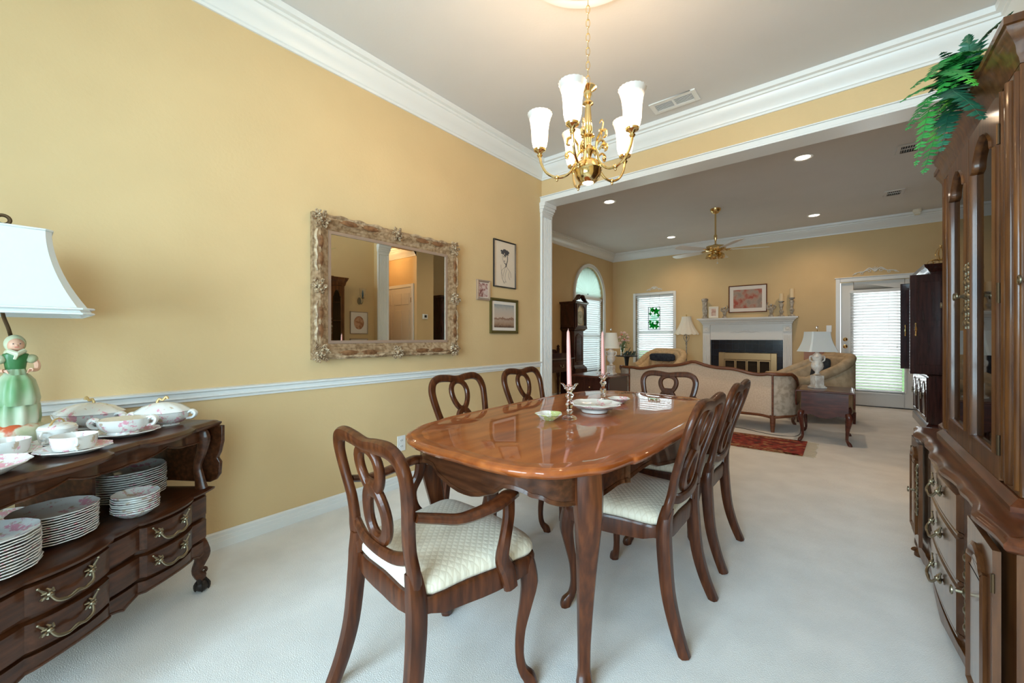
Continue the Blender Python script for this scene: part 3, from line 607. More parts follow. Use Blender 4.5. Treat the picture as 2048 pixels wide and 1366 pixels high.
def put(o, x, y, rz): o.location = (x, y, 0); o.rotation_euler = (0, 0, R(rz)); return o
LEAN[:] = [.12, .06, .82]
arm = make_chair('armchair', 'carved walnut armchair with quilted cream seat at the near end of the table', True); put(arm, -1.04, .895, -6)
fa = dup(arm, label='walnut chair with looped back at the far end of the table, before the sofa'); put(fa, -1.10, 3.10, 180)
LEAN[:] = [.21, .10, 1.01]
ch = make_chair('dining_chair', 'near right side chair with cream seat, pushed under the table edge'); put(ch, -.715, 1.69, 90)
put(dup(ch, label='far right side chair standing behind the nearer right side chair'), -.725, 2.34, 90)
put(dup(ch, label='near left side chair against the yellow wall, below the gilt mirror'), -1.52, 1.71, -90)
put(dup(ch, label='far left side chair beside the white pilaster, below the small pictures'), -1.52, 2.35, -90)
# ---------------------------------------------------------------- things on the table
TZ = .7606
def candlestick(label, x, y):
    t = thing('candlestick', label, 'candlestick', (x, y, TZ))
    g = G(); g.lathe([(.034, 0), (.036, .004), (.030, .010), (.013, .016), (.010, .024), (.017, .034), (.010, .044), (.014, .056), (.019, .066), (.013, .078), (.008, .086), (.015, .096), (.020, .106), (.014, .116), (.011, .122), (.016, .128), (.024, .150), (.020, .150), (.0001, .135)], n=12, flute=.05, nf=6); g.done('stem', 'crystal', t, ang=25)
    g = G()
    for k in range(4):
        a = k * pi / 2 + .4; g.tube([(.017 * cos(a), .017 * sin(a), .136), (.028 * cos(a), .028 * sin(a), .156), (.040 * cos(a), .040 * sin(a), .160)], [.006, .005, .002], 6)
    g.done('petal_rim', 'crystal', t); return t
def candle(label, x, y, z, h, tiltx=0):
    g = G(); g.lathe([(.0108, 0), (.0105, h * .3), (.0085, h * .8), (.0065, h - .012), (.003, h - .003), (.0001, h)], n=14); g.tube([(0, 0, h - .003), (.001, 0, h + .006)], .001, 5)
    o = g.done('taper_candle', 'pink'); o.location = (x, y, z); o.rotation_euler = (0, R(tiltx), 0); return tag(o, label, 'candle')
candlestick('clear crystal candlestick beside the near green-edged bowl', -.955, 1.575); candle('tall pink taper candle in the nearer crystal candlestick', -.955, 1.575, TZ + .137, .265, -1.5)
candlestick('clear crystal candlestick beyond the ruffled plate', -1.073, 2.14); candle('tall pink taper candle in the farther crystal candlestick', -1.073, 2.14, TZ + .137, .265, -.8)
def bowl(label, x, y, r, h, mat):
    g = G(); n = 48
    g.lathe([(.0001, .004), (r * .35, .004), (r * .45, 0), (r * .5, .002), (r * .75, h * .55), (r, h), (r * .985, h + .002), (r * .72, h * .62), (r * .4, .010), (.0001, .008)], n=n, flute=.07, nf=5, fz=h * .5)
    o = g.done('porcelain_bowl', mat); o.location = (x, y, TZ); return tag(o, label, 'bowl')
bowl('small scalloped bowl with green and yellow rim near the closer candlestick', -1.015, 1.50, .060, .028, 'greenchina'); bowl('small white scalloped bowl with gold rim beyond the ruffled plate', -.975, 2.14, .060, .026, 'china')
t = thing('ruffled_plate', 'large white ruffled porcelain plate with painted roses at the table centre', 'plate', (-.948, 1.80, TZ))
g = G(); g.lathe([(.0001, .002), (.05, .002), (.055, 0), (.062, .002), (.068, .014), (.085, .020), (.09, .022), (.0001, .022)], n=40); g.done('foot', 'plainchina', t)
g = G(); g.lathe([(.0001, .0225), (.07, .0225), (.10, .028), (.122, .040), (.128, .044), (.124, .046), (.098, .034), (.06, .028), (.0001, .027)], n=72, flute=.05, nf=9, fz=.038); g.done('dish', 'china', t)
# ---------------------------------------------------------------- chandelier
CX0, CY0 = -.96, 1.755
t = thing('chandelier', 'polished brass five-arm chandelier with lit frosted glass shades above the dining table', 'chandelier', (CX0, CY0, 0))
g = G(); g.lathe([(.0001, CZ - .002), (.065, CZ - .002), (.066, CZ - .03), (.05, CZ - .045), (.02, CZ - .06), (.0001, CZ - .065)], n=24); g.done('canopy', 'brass', t)
zc0, zc1 = 2.365, CZ - .06; n = 18; stp = (zc1 - zc0) / n
for i in range(n):
    g = G(); z = zc0 + stp * (i + .5); a = (i % 2) * pi / 2 + .5; pts = [Vector((.009 * cos(u) * cos(a), .009 * cos(u) * sin(a), z + (stp * .62) * sin(u))) for u in [2 * pi * k / 12 for k in range(12)]]
    g.tube(pts, .0019, 6, closed=True, ref=(sin(a), -cos(a), 0)); g.done('chain_link', 'brass', t)
g = G(); g.lathe([(.0001, 2.365), (.008, 2.362), (.012, 2.35), (.038, 2.345), (.042, 2.338), (.030, 2.330), (.018, 2.322), (.020, 2.305), (.012, 2.29), (.012, 2.275), (.024, 2.27), (.026, 2.262), (.014, 2.255), (.014, 2.24), (.019, 2.17), (.022, 2.13), (.016, 2.118), (.030, 2.110), (.032, 2.103), (.018, 2.096), (.015, 2.07), (.022, 2.05), (.030, 2.035), (.020, 2.02), (.014, 2.00), (.020, 1.99), (.0001, 1.988)], n=24); g.done('column', 'brass', t)
g = G(); g.lathe([(.0001, 1.995), (.022, 1.993), (.048, 1.982), (.063, 1.962), (.066, 1.948), (.068, 1.944), (.068, 1.940), (.064, 1.936), (.060, 1.912), (.045, 1.888), (.030, 1.878), (.028, 1.882), (.0001, 1.884)], n=32); o = g.done('ball', 'brass', t)
g = G(); g.lathe([(.0001, 1.876), (.022, 1.876), (.026, 1.880), (.0001, 1.884)], n=24); g.done('down_lamp', 'bulb', o)
for k in range(5):
    a = R(27 + 72 * k) + math.atan2(662, 808); d = Vector((cos(a), sin(a), 0)); P = lambda r, z: d * r + Vector((0, 0, z))
    g = G(); pts = spline([P(.012, 2.055), P(.05, 2.02), P(.062, 1.97), P(.10, 1.925), P(.15, 1.915), P(.20, 1.94), P(.228, 1.99), P(.235, 2.03)], 4)
    g.tube(pts, .0062, 8); g.ball(P(.15, 1.915), .011); g.ball(P(.15, 1.904), .006, sz=1.6)
    g.done('arm', 'brass', t)
    g = G(); e = d.cross(Vector((0, 0, 1))); g.tube(spline([P(.045, 2.03), P(.05, 2.07), P(.075, 2.105), P(.098, 2.10), P(.10, 2.075), P(.085, 2.07)], 4), lerpl([.005, .006, .008, .004], 21), 6)
    g.tube(spline([P(.062, 2.02), P(.085, 2.04), P(.105, 2.03), P(.105, 2.008), P(.092, 2.005)], 4), lerpl([.005, .006, .003], 17), 6); g.tube(spline([P(.075, 2.10), P(.085, 2.14), P(.075, 2.16), P(.065, 2.145)], 4), lerpl([.004, .004, .002], 13), 6); g.ball(P(.10, 2.018), .010); g.done('scroll', 'brass', t)
    g = G(); c = P(.235, 0); g.lathe([(.010, 2.022), (.014, 2.030), (.008, 2.036), (.016, 2.046), (.028, 2.052), (.030, 2.060), (.022, 2.064), (.0001, 2.064)], c, 20); o = g.done('cup', 'brass', t)
    g = G(); g.lathe([(.024, 0), (.034, .012), (.040, .04), (.042, .09), (.046, .13), (.056, .163), (.061, .172), (.058, .172), (.044, .13), (.040, .09), (.037, .04), (.022, .006)], (0, 0, 0), 40, flute=.03, nf=20, fz=.1, cap=False); o2 = g.done('glass_shade', 'shadeglass', t, ang=80); o2.location = c + Vector((0, 0, 2.062)); o2.visible_shadow = True
    g = G(); g.lathe([(.010, 0), (.012, .03), (.018, .06), (.012, .085), (.0001, .092)], n=12); o3 = g.done('bulb', 'bulb', o2)
    p = point('chandelier_lamp', (0, 0, .20), 4.9, (1.0, .68, .38), .035); p.parent = o2
p = point('chandelier_down_lamp', (0, 0, 1.865), 2.5, (1.0, .75, .5), .02, 110); p.parent = t
# ---------------------------------------------------------------- mirror and pictures on the left wall
def inpoly(w_, h_): return rect(-w_ / 2, w_ / 2, -h_ / 2, h_ / 2)
t = thing('gilt_mirror', 'large rectangular mirror in a carved antique gilt frame on the yellow wall', 'mirror', (-2.588, 1.765, 1.452)); t.rotation_euler = (R(90), 0, R(90))
W_, H_ = 1.21, .93
g = G(); g.box(-W_ / 2 + .115, W_ / 2 - .115, -H_ / 2 + .115, H_ / 2 - .115, .018, .022); g.done('mirror_glass', 'mirror', t)
g = G(); g.ring(inpoly(W_, H_), [(-.12, .0), (0, 0), (0, .03), (-.010, .034), (-.012, .05), (-.035, .062), (-.055, .052), (-.062, .044), (-.075, .042), (-.080, .036), (-.092, .034), (-.098, .028), (-.12, .023), (-.12, 0)], cap=(False, False)); g.done('frame', 'gilt', t, ang=50)
g = G(); g.ring(inpoly(W_, H_), [(-.100, .026), (-.100, .031), (-.120, .027), (-.120, .0225)]); g.done('inner_lip', 'silverpink', t)
random.seed(3)
def ornament(cx, cy, s, a0):
    g = G()
    for k in range(34):
        a = random.uniform(0, 2 * pi); r_ = s * random.uniform(.15, .85); b_ = random.uniform(0, 2 * pi); l = s * random.uniform(.14, .26); x0, y0 = cx + r_ * cos(a), cy + r_ * sin(a)
        g.tube(spline([(x0, y0, .050), (x0 + l * .5 * cos(b_), y0 + l * .5 * sin(b_), .064), (x0 + l * cos(b_ + .7), y0 + l * sin(b_ + .7), .052)], 3), lerpl([.004, .0075, .003], 7), 6)
    for k in range(6): a = a0 + k * 1.05; scroll(g, (cx + s * .72 * cos(a), cy + s * .72 * sin(a), .058), s * .26, a, 1.3, .0055, (1, 0, 0), (0, 1, 0), 10)
    g.ball((cx, cy, .068), .012, sz=.8, n=8, m=6); return g
for sx in (-1, 1):
    for sy in (-1, 1): ornament(sx * (W_ / 2 - .042), sy * (H_ / 2 - .042), .062, 1).done('corner_ornament', 'giltlight', t)
for cx, cy in ((0, H_ / 2 - .03), (0, -H_ / 2 + .03), (-W_ / 2 + .03, 0), (W_ / 2 - .03, 0)): ornament(cx, cy, .052, 2).done('side_ornament', 'giltlight', t)
g = G()
for s in (-1, 1):
    for q in (-1, 1):
        for (cx, L_) in ((q * .30, .19),):
            y = s * (H_ / 2 - .022); pts = [(cx + (u - .5) * 2 * L_ , y + s * .012 * abs(cos(3 * pi * (u - .5))), .052) for u in [i / 14 for i in range(15)]]; g.tube(pts, [.009 + .004 * abs(sin(3 * pi * i / 14)) for i in range(15)], 6)
            pts = [(cx + (u - .5) * 1.6 * L_ , s * (H_ / 2 - .038), .056) for u in [i / 10 for i in range(11)]]; g2 = G(); g2.tube(pts, [.004 + .016 * abs(sin(2 * pi * i / 10)) for i in range(11)], 8, sect=(1, .5), ref=(0, 0, 1)); g2.done('red_cartouche', 'giltred', t)
        cy = q * .225; x = s * (W_ / 2 - .022); pts = [(x + s * .012 * abs(cos(3 * pi * (u - .5))), cy + (u - .5) * .26, .052) for u in [i / 14 for i in range(15)]]; g.tube(pts, [.009 + .004 * abs(sin(3 * pi * i / 14)) for i in range(15)], 6)
        pts = [(s * (W_ / 2 - .038), cy + (u - .5) * .22, .056) for u in [i / 10 for i in range(11)]]; g2 = G(); g2.tube(pts, [.004 + .016 * abs(sin(2 * pi * i / 10)) for i in range(11)], 8, sect=(1, .5), ref=(0, 0, 1)); g2.done('red_cartouche', 'giltred', t)
g.done('scalloped_edge', 'giltlight', t)
def picture(label, loc, rot, w_, h_, fw, fd, fmat, mw, art, mmat='matboard', cat='picture'):
    t = thing('framed_picture', label, cat, loc); t.rotation_euler = rot
    g = G(); g.ring(inpoly(w_, h_), [(-fw, 0), (0, 0), (0, fd * .8), (-fw * .3, fd), (-fw * .8, fd * .7), (-fw, fd * .55), (-fw, 0)]); g.done('frame', fmat, t, ang=30)
    g = G(); g.box(-w_ / 2 + fw, w_ / 2 - fw, -h_ / 2 + fw, h_ / 2 - fw, .001, fd * .35); g.done('mat_board', mmat, t)
    if art: g = G(); b = fw + mw; g.box(-w_ / 2 + b, w_ / 2 - b, -h_ / 2 + b * 1.0, h_ / 2 - b, fd * .35, fd * .35 + .001); o = g.done('print', art, t)
    return t
LW = (R(90), 0, R(90))
t = picture('black framed pencil sketch of a woman with piled hair, topmost of three pictures', (-2.589, 3.04, 1.845), LW, .335, .46, .012, .02, 'black', 0, None, 'paper')
g = G()
def stroke(g, pts, w=.002): g.tube([(x, y, .0082) for x, y in [(p.x * 1.1, p.y * 1.1 - .01) for p in spline([(a, b, 0) for a, b in pts], 4)]], w * 1.35, 5, ref=(0, 0, 1), sect=(1, .3))
for k in range(26):
    a = random.uniform(0, 2 * pi); r = random.uniform(.012, .05); cx, cy = .0 + r * cos(a) * 1.0, .115 + r * sin(a) * .6; stroke(g, [(cx - .010, cy), (cx, cy + .009), (cx + .011, cy - .003)], .0052)
stroke(g, [(.035, .09), (.036, .05), (.022, .015), (.02, -.01)], .0035); stroke(g, [(-.005, .025), (.008, .012), (.022, .018)], .003); stroke(g, [(-.022, .075), (-.014, .078)], .003); stroke(g, [(-.004, .076), (.008, .078)], .003); stroke(g, [(-.014, .040), (-.006, .037), (.0, .040)], .003); stroke(g, [(.016, .01), (.008, -.01), (.0, -.02)], .003)
g.done('dark_strokes', 'ink', t)
g = G(); stroke(g, [(-.03, .095), (-.034, .07), (-.030, .05), (-.012, .022), (.01, .02)], .0018)
for pts in ([(.02, -.01), (.05, -.03), (.08, -.06), (.085, -.10)], [(0, -.02), (-.03, -.035), (-.05, -.07), (-.04, -.12), (-.01, -.15)], [(-.055, .0), (-.05, -.05), (-.03, -.10)], [(.0, -.03), (-.02, -.08), (-.03, -.12)], [(.03, -.03), (.01, -.07), (.0, -.12), (.02, -.15)], [(.06, -.05), (.05, -.09), (.07, -.12)], [(-.03, -.13), (-.01, -.16), (.01, -.14)]): stroke(g, pts, .0018)
g.done('pale_strokes', 'inklight', t)
picture('tiny silver framed rose photograph, leftmost of three pictures', (-2.589, 2.73, 1.565), LW, .175, .185, .022, .022, 'silverpink', .006, 'roseprint')
t = picture('olive gold framed hazy city print, lowest of three pictures beside pilaster', (-2.589, 3.03, 1.335), LW, .415, .34, .028, .024, 'olive', .03, 'city')
# ---------------------------------------------------------------- sideboard standing askew near the left wall
HD = math.atan2(662, 808); FW = Vector((-sin(HD), cos(HD), 0)); RT = Vector((cos(HD), sin(HD), 0))
def at(t, r, z): return FW * t + RT * r + Vector((0, 0, z))
def xf(g, m): bmesh.ops.transform(g.b, matrix=m, verts=g.b.verts); return g
SL = .82
def serp(x, amp=.026):
    u = (x - .415); a = abs(u)
    if a < .06: return -.004 * cos(u / .06 * pi / 2) + .006
    if a < .285: s_ = (a - .06) / .225; return -.008 - amp * sin(pi * s_) ** .8
    return -.0 - .004 * sin(min(1, (a - .285) / .12) * pi)
def sb_outline(grow, x0=-.0, x1=SL, D=.46, amp=.026, n=56):
    o = [(x0 + (x1 - x0) * i / n, serp(min(max(x0 + (x1 - x0) * i / n, 0), SL), amp) - grow) for i in range(n + 1)]
    return o + [(x1, D), (x0, D)]
t = thing('sideboard', 'dark walnut serving sideboard with drop leaf and brass handles, loaded with china', 'sideboard', at(1.0, -1.36, 0), R(90) + HD)
def handle(parent, x, y, z, w_=.13, mat='oldbrass', axis=0):
    g = G()
    for s in (-1, 1):
        c = V(s * w_ / 2, 0, 0)
        for a in (20, 80, 140, 200, 260, 320): g.tube([c + V(0, -.004, 0), c + V(.012 * cos(R(a)), -.007, .012 * sin(R(a))), c + V(.018 * cos(R(a + 20)), -.003, .018 * sin(R(a + 20)))], [.004, .0045, .002], 6)
        g.ball(tuple(c + V(0, -.010, 0)), .008, n=8, m=6); g.tube([c + V(s * .008, -.004, .008), c + V(s * .024, -.004, .026)], [.004, .002], 6); g.ball(tuple(c + V(s * .025, -.004, .028)), .004, n=6, m=5)
        g.tube([c, c + V(s * .02, -.003, -.008)], [.004, .002], 5)
    g.tube(spline([(-w_ / 2, -.012, -.004), (-w_ * .42, -.022, -.022), (-w_ * .2, -.026, -.030), (0, -.027, -.024), (w_ * .2, -.026, -.030), (w_ * .42, -.022, -.022), (w_ / 2, -.012, -.004)], 4), lerpl([.0035, .0045, .0055, .0045, .006, .0045, .0055, .0045, .0035], 25), 8)
    o = g.done('handle', mat, parent); o.location = (x, y, z); o.rotation_euler = (0, 0, axis); return o
g = G(); g.ring(sb_outline(0, -.035, SL + .035), [(-.03, .722), (.008, .722), (.012, .727), (.016, .733), (.016, .740), (.008, .744), (.004, .748), (0, .750), (-.006, .751)], cap=(True, True)); g.done('top', 'walnutx', t, ang=50)
g = G(); n = 60; wv = lambda x: .664 + .034 * (1 - abs(cos((x - .06) / (SL - .12) * 2 * pi)) ** .7)
g.loft([[(x, serp(x) * .8 + .022, wv(x)), (x, serp(x) * .8 + .040, wv(x)), (x, serp(x) * .8 + .040, .722), (x, serp(x) * .8 + .022, .722)] for x in [SL * i / n for i in range(n + 1)]])
g.tube([(x, serp(x) * .8 + .022, wv(x) + .002) for x in [SL * i / n for i in range(n + 1)]], .004, 6); g.done('top_apron', 'walnutx', t, ang=50)
g = G(); g.box(.02, SL - .02, .43, .445, .655, .722)
for x in (.0, SL - .02): g.box(x, x + .02, .05, .44, .64, .722)
g.done('rail', 'walnutx', t)
for x in (-.012, SL - .02):
    for y in (.035, .425):
        g = G(); s = -1 if y < .1 else 0
        g.tube(spline([(x, y, .72), (x, y + s * .02, .68), (x, y + s * .012, .62), (x, y - s * .006, .56), (x, y + s * .004, .50), (x, y + s * .012, .455)], 4), lerpl([.024, .026, .019, .016, .019, .025], 21), 8, ref=(1, 0, 0), p=3.5, sect=(1, .8)); g.done('post', 'walnutx', t)
g = G(); g.box(.463, .475, .16, .44, .455, .655); g.done('divider', 'walnutx', t)
g = G(); g.ring(sb_outline(.0), [(-.03, .20), (-.012, .20), (-.012, .438), (-.0, .440), (.012, .444), (.014, .452), (.004, .457), (-.03, .4575)], cap=(True, True)); g.done('body', 'walnutx', t, ang=40)
n = 60; wb = lambda x: .172 + .030 * abs(sin((x - .07) / (SL - .14) * 2 * pi)) ** .7
g = G(); g.loft([[(x, serp(x) - .004, wb(x)), (x, serp(x) + .016, wb(x)), (x, serp(x) + .016, .235), (x, serp(x) - .004, .235)] for x in [.05 + (SL - .10) * i / n for i in range(n + 1)]])
g.tube([(x, serp(x) - .004, wb(x) + .003) for x in [.05 + (SL - .10) * i / n for i in range(n + 1)]], .005, 6); g.done('bottom_apron', 'walnutx', t, ang=50)
for z0, z1 in ((.345, .435), (.243, .333)):
    g = G(); xs = [.035 + (SL - .07) * i / 70 for i in range(71)]
    g.loft([[(x, serp(x) - .006, z0 + .006), (x, serp(x) + .012, z0), (x, serp(x) + .012, z1), (x, serp(x) - .006, z1 - .006)] for x in xs]); dr = g.done('drawer', 'walnutx', t, ang=35)
    for x in (.205, .565): handle(dr, x, serp(x) - .007, (z0 + z1) / 2 + .010, .115)
for x, sx in ((.035, -1), (SL - .035, 1)):
    for y, sy in ((.03, -1), (.42, 1)):
        g = G(); d = Vector((sx * .7, sy * .5, 0)); c = Vector((x, y, 0)); pts = [c + d * o_ + Vector((0, 0, z)) for z, o_ in [(.235, -.01), (.205, .004), (.17, .020), (.135, .012), (.10, -.004), (.075, .008), (.058, .018)]]
        pts = spline(pts, 4); g.tube(pts, lerpl([.034, .036, .030, .022, .018, .020, .018], len(pts)), 10, ref=d, p=2.6)
        scroll(g, tuple(c + d * .028 + Vector((0, 0, .088))), .018, -1.2, 1.3, .009, d.normalized(), (0, 0, 1), 14, -1); o = g.done('leg', 'walnutx', t)
        g = G(); cc = c + d * .02; g.ball((cc.x, cc.y, .027), .027, n=14, m=10); g.tube([cc + Vector((-.012, 0, .04)), cc + Vector((-.016, 0, .065))], .010, 8)
        for k in range(5): a = k * 2 * pi / 5; g.tube(spline([cc + V(.012 * cos(a), .012 * sin(a), .058), cc + V(.028 * cos(a), .028 * sin(a), .036), cc + V(.024 * cos(a), .024 * sin(a), .008)], 3), [.004] * 3 + [.005] * 3 + [.003], 6)
        g.done('caster', 'caster', o)
g = G(); poly = [(-.03, .724), (-.03, .65), (-.018, .60), (-.006, .575), (-.020, .555), (-.016, .50), (.0, .475), (.03, .462), (.21, .470), (.39, .462), (.42, .48), (.43, .52), (.43, .724)]
g.prism(poly, SL + .036, SL + .054, 'x'); g.done('drop_leaf', 'walnutx', t, bevel=.005)
# dishes ---------------------------------------------------------------------
SZ = .7522; PZ = .4585
def plate_mesh(r, h, nf=12, fl=.03):
    return [(.0001, .002), (r * .52, .002), (r * .55, 0), (r * .60, .002), (r * .72, h * .35), (r * .97, h * .95), (r, h + .001), (r * .985, h + .0035), (r * .74, h * .35 + .004), (r * .58, .0055), (.0001, .005)]
protos = {}
def plate_stack(t_, r_, rad, h, n, pitch, where, group, cat='plate', name='dinner_plate', z=PZ):
    g = G(); g.lathe(plate_mesh(rad, h), n=40, flute=.018, nf=12, fz=h * .8); o = g.done(name, 'china'); o.location = at(t_, r_, z)
    tag(o, 'lowest white %s of %s' % (cat, where), cat, group)
    for k in range(1, n):
        c = dup(o, at(t_ + random.uniform(-.0015, .0015), r_ + random.uniform(-.0015, .0015), z + pitch * k), random.uniform(0, 6), ('white gold-rimmed %s inside %s' if k < n - 1 else 'topmost floral %s of %s') % (cat, where))
plate_stack(1.12, -1.475, .113, .018, 13, .0083, 'the stack nearest the camera on the lower shelf', 'plates in the nearest stack')
plate_stack(1.340, -1.520, .106, .016, 12, .0078, 'the second stack from the camera on the lower shelf', 'plates in the second stack')
plate_stack(1.34, -1.73, .100, .018, 6, .009, 'the shadowed stack at the back of the lower shelf', 'plates in the rear stack', name='platter', cat='platter')
plate_stack(1.68, -1.595, .122, .022, 13, .0088, 'the tall stack at the far end of the lower shelf', 'plates in the far stack')
plate_stack(1.53, -1.425, .070, .024, 8, .0080, 'the small front stack before the tall far plates', 'small bowls in the front stack', cat='bowl', name='small_bowl')
def tureen(label, t_, r_, a, L_, W2, H2, oval=True, lid=True):
    th = thing('tureen', label, 'tureen', at(t_, r_, SZ), R(90) + HD + a); s = W2 / L_
    g = G(); g.lathe([(.0001, .003), (L_ * .55, .003), (L_ * .62, 0), (L_ * .60, .008), (L_ * .72, H2 * .2), (L_ * .93, H2 * .55), (L_ * .97, H2 * .85), (L_, H2), (L_ * .95, H2), (.0001, H2 * .97)], n=40, sy=s, flute=.02, nf=10, fz=H2 * .5); g.done('bowl', 'china', th)
    if lid:
        g = G(); g.lathe([(L_ * .99, H2), (L_ * 1.03, H2 + .004), (L_ * .98, H2 + .010), (L_ * .7, H2 + .028), (L_ * .35, H2 + .040), (.0001, H2 + .044)], n=40, sy=s, flute=.03, nf=10); ld = g.done('lid', 'china', th)
        g = G(); g.tube(spline([(-.02, 0, H2 + .042), (-.012, 0, H2 + .058), (.0, 0, H2 + .052), (.012, 0, H2 + .066), (.018, 0, H2 + .056)], 4), .005, 8); g.done('knob', 'rim', ld)
    for q in (-1, 1):
        g = G(); g.tube(spline([(q * L_ * .9, 0, H2 * .9), (q * (L_ * 1.1), 0, H2 * 1.02), (q * (L_ * 1.22), 0, H2 * .8), (q * (L_ * 1.12), 0, H2 * .5), (q * L_ * .88, 0, H2 * .42)], 4), lerpl([.010, .008, .009, .007, .006], 17), 8, sect=(1.6, 1)); g.ball((q * L_ * 1.12, 0, H2 * .9), .010, n=8, m=6); g.done('handle', 'china', th)
    return th
def saucer(label, t_, r_, rad, h=.018, cat='saucer', name='saucer', sy=1, a=0, z=SZ):
    g = G(); g.lathe(plate_mesh(rad, h), n=48, flute=.025, nf=12, fz=h * .8, sy=sy); o = g.done(name, 'china'); o.location = at(t_, r_, z); o.rotation_euler = (0, 0, R(90) + HD + a); return tag(o, label, cat)
def cup(label, t_, r_, rad, H2, a, z=SZ + .008, lid=False):
    th = thing('teacup', label, 'cup', at(t_, r_, z), R(90) + HD + a)
    g = G(); g.lathe([(.0001, .002), (rad * .6, 0), (rad * .85, H2 * .12), (rad * .93, H2 * .4), (rad, H2), (rad * .96, H2), (rad * .88, H2 * .4), (rad * .78, H2 * .18), (.0001, H2 * .12)], n=32); g.done('bowl', 'china', th)
    for q in (-1, 1):
        g = G(); g.tube(spline([(q * rad * .96, 0, H2 * .88), (q * (rad + .018), 0, H2 * .92), (q * (rad + .024), 0, H2 * .6), (q * (rad + .008), 0, H2 * .42), (q * (rad + .016), 0, H2 * .25), (q * rad * .88, 0, H2 * .22)], 4), .0035, 8); g.ball((q * (rad + .012), 0, H2 * .5), .007, n=8, m=6); g.done('handle', 'china', th)
    if lid:
        g = G(); g.lathe([(rad * 1.0, H2 + .0005), (rad * .9, H2 + .010), (rad * .5, H2 + .018), (.0001, H2 + .020)], n=32); o = g.done('lid', 'china', th)
        g = G(); g.tube(spline([(-rad * .7, 0, H2 + .012), (-rad * .3, 0, H2 + .03), (rad * .3, 0, H2 + .03), (rad * .7, 0, H2 + .012)], 4), .003, 6); g.done('strap', 'rim', o)
    return th
tureen('lidded floral tureen at the far right end of the sideboard', 1.735, -1.50, -1.2, .095, .075, .055)
saucer('oval porcelain stand under the middle round tureen', 1.56, -1.49, .102, .016, 'saucer', 'serving_stand', 1)
th = tureen('open floral bowl with curled handles on an oval stand, middle of sideboard', 1.56, -1.50, -1.1, .080, .065, .056, lid=False); th.location = at(1.56, -1.50, SZ + .008)
tureen('largest lidded tureen behind the covered cup on the sideboard', 1.69, -1.768, 1.57, .120, .085, .060)
saucer('wide saucer under the front handled cup', 1.325, -1.435, .092, .016); cup('floral cup with ring handles at the front of the sideboard', 1.325, -1.435, .057, .050, .9)
saucer('small saucer half hidden behind the front cup', 1.412, -1.588, .072, .014); cup('covered floral cup with strap lid behind the front cup', 1.412, -1.588, .050, .052, .3, lid=True)
saucer('saucer under the left cup before the figurine lamp', 1.262, -1.585, .078, .016); cup('floral cup before the figurine lamp at the left edge', 1.262, -1.585, .056, .048, .5)
saucer('long fluted white platter at the front left corner of the sideboard', 1.085, -1.450, .125, .028, 'platter', 'oval_platter', .8, .4)
# figurine lamp ----------------------------------------------------------------
t = thing('figurine_lamp', 'table lamp with white bell shade over a porcelain lady in a green dress', 'lamp', at(1.42, -1.745, SZ), R(58) + HD)
sh_o = RT * -.045
g = G(); g.lathe([(.0001, 0), (.070, 0), (.074, .010), (.069, .03), (.072, .045), (.064, .065), (.05, .075), (.0001, .078)], n=28, flute=.04, nf=7); g.done('flowered_base', 'flowerbase', t)
g = G(); g.lathe([(.054, .065), (.058, .09), (.056, .13), (.049, .18), (.037, .225), (.026, .25), (.0225, .265), (.0001, .268)], n=108, flute=.06, nf=9, cap=False, sy=.9); g.done('skirt', 'dress', t)
g = G(); g.lathe([(.030, .245), (.043, .225), (.051, .19), (.055, .16), (.052, .14)], (0, -.004, 0), 84, flute=.07, nf=7, cap=False); g.done('overskirt', 'dress', t)
g = G(); g.lathe([(.0001, .258), (.023, .26), (.026, .285), (.032, .305), (.030, .318), (.014, .326), (.011, .335), (.0001, .336)], n=20, sy=.75); g.done('bodice', 'dressdark', t)
g = G(); g.ball((0, -.003, .350), .021, sy=1.0, sz=1.2, n=16, m=12); g.ball((0, -.025, .348), .0035, n=6, m=4)
for s in (-1, 1):
    g.tube(spline([(s * .032, 0, .308), (s * .048, -.004, .285), (s * .046, -.02, .262), (s * .030, -.036, .262)], 4), lerpl([.010, .0095, .008, .006, .007], 13), 8)
    for k in range(5): g.tube([(s * .030, -.036, .262), (s * (.024 - .001 * k), -.042, .264 - .003 * k)], [.0028, .0015], 5)
g.done('body', 'skin', t)
g = G(); g.ball((0, .009, .354), .0265, sz=1.2, n=18, m=12); g.ball((0, .012, .322), .026, sz=.7, n=14, m=8); g.done('headscarf', 'shawl', t)
g = G(); g.tube([(-.018, -.018, .330), (0, -.030, .318), (.018, -.018, .330)], [.008, .010, .008], 8); g.tube([(0, -.03, .318), (-.006, -.032, .30)], [.006, .004], 6); g.ball((-.036, -.004, .300), .016, n=10, m=8); g.ball((.036, -.004, .300), .016, n=10, m=8); g.done('scarf_and_sleeves', 'shawl', t)
g = G()
for s in (-1, 1): g.ball((s * .008, -.0225, .354), .002, n=6, m=4)
g.done('eyes', 'ink', t)
g = G(); g.tube([(-.005, -.0235, .342), (.005, -.0235, .342)], .0016, 5); g.done('lips', 'petalred', t)
g = G(); shv = Matrix.Rotation(-(R(58) + HD), 4, 'Z') @ sh_o; g.tube(spline([(0, .06, .03), (0, .065, .22), (-.0, .058, .34), (-.01, .035, .40), (shv.x, shv.y, .46), (shv.x, shv.y, .52), (shv.x, shv.y, .77)], 5), .0055, 8); g.done('rod', 'bronze', t)
g = G(); c = 28; sh = []
def shade_ring(w2, d2, z, ch): # cut-corner rectangle
    return [(a, b, z) for a, b in [(w2, -d2 + ch), (w2, d2 - ch), (w2 - ch, d2), (-w2 + ch, d2), (-w2, d2 - ch), (-w2, -d2 + ch), (-w2 + ch, -d2), (w2 - ch, -d2)]]
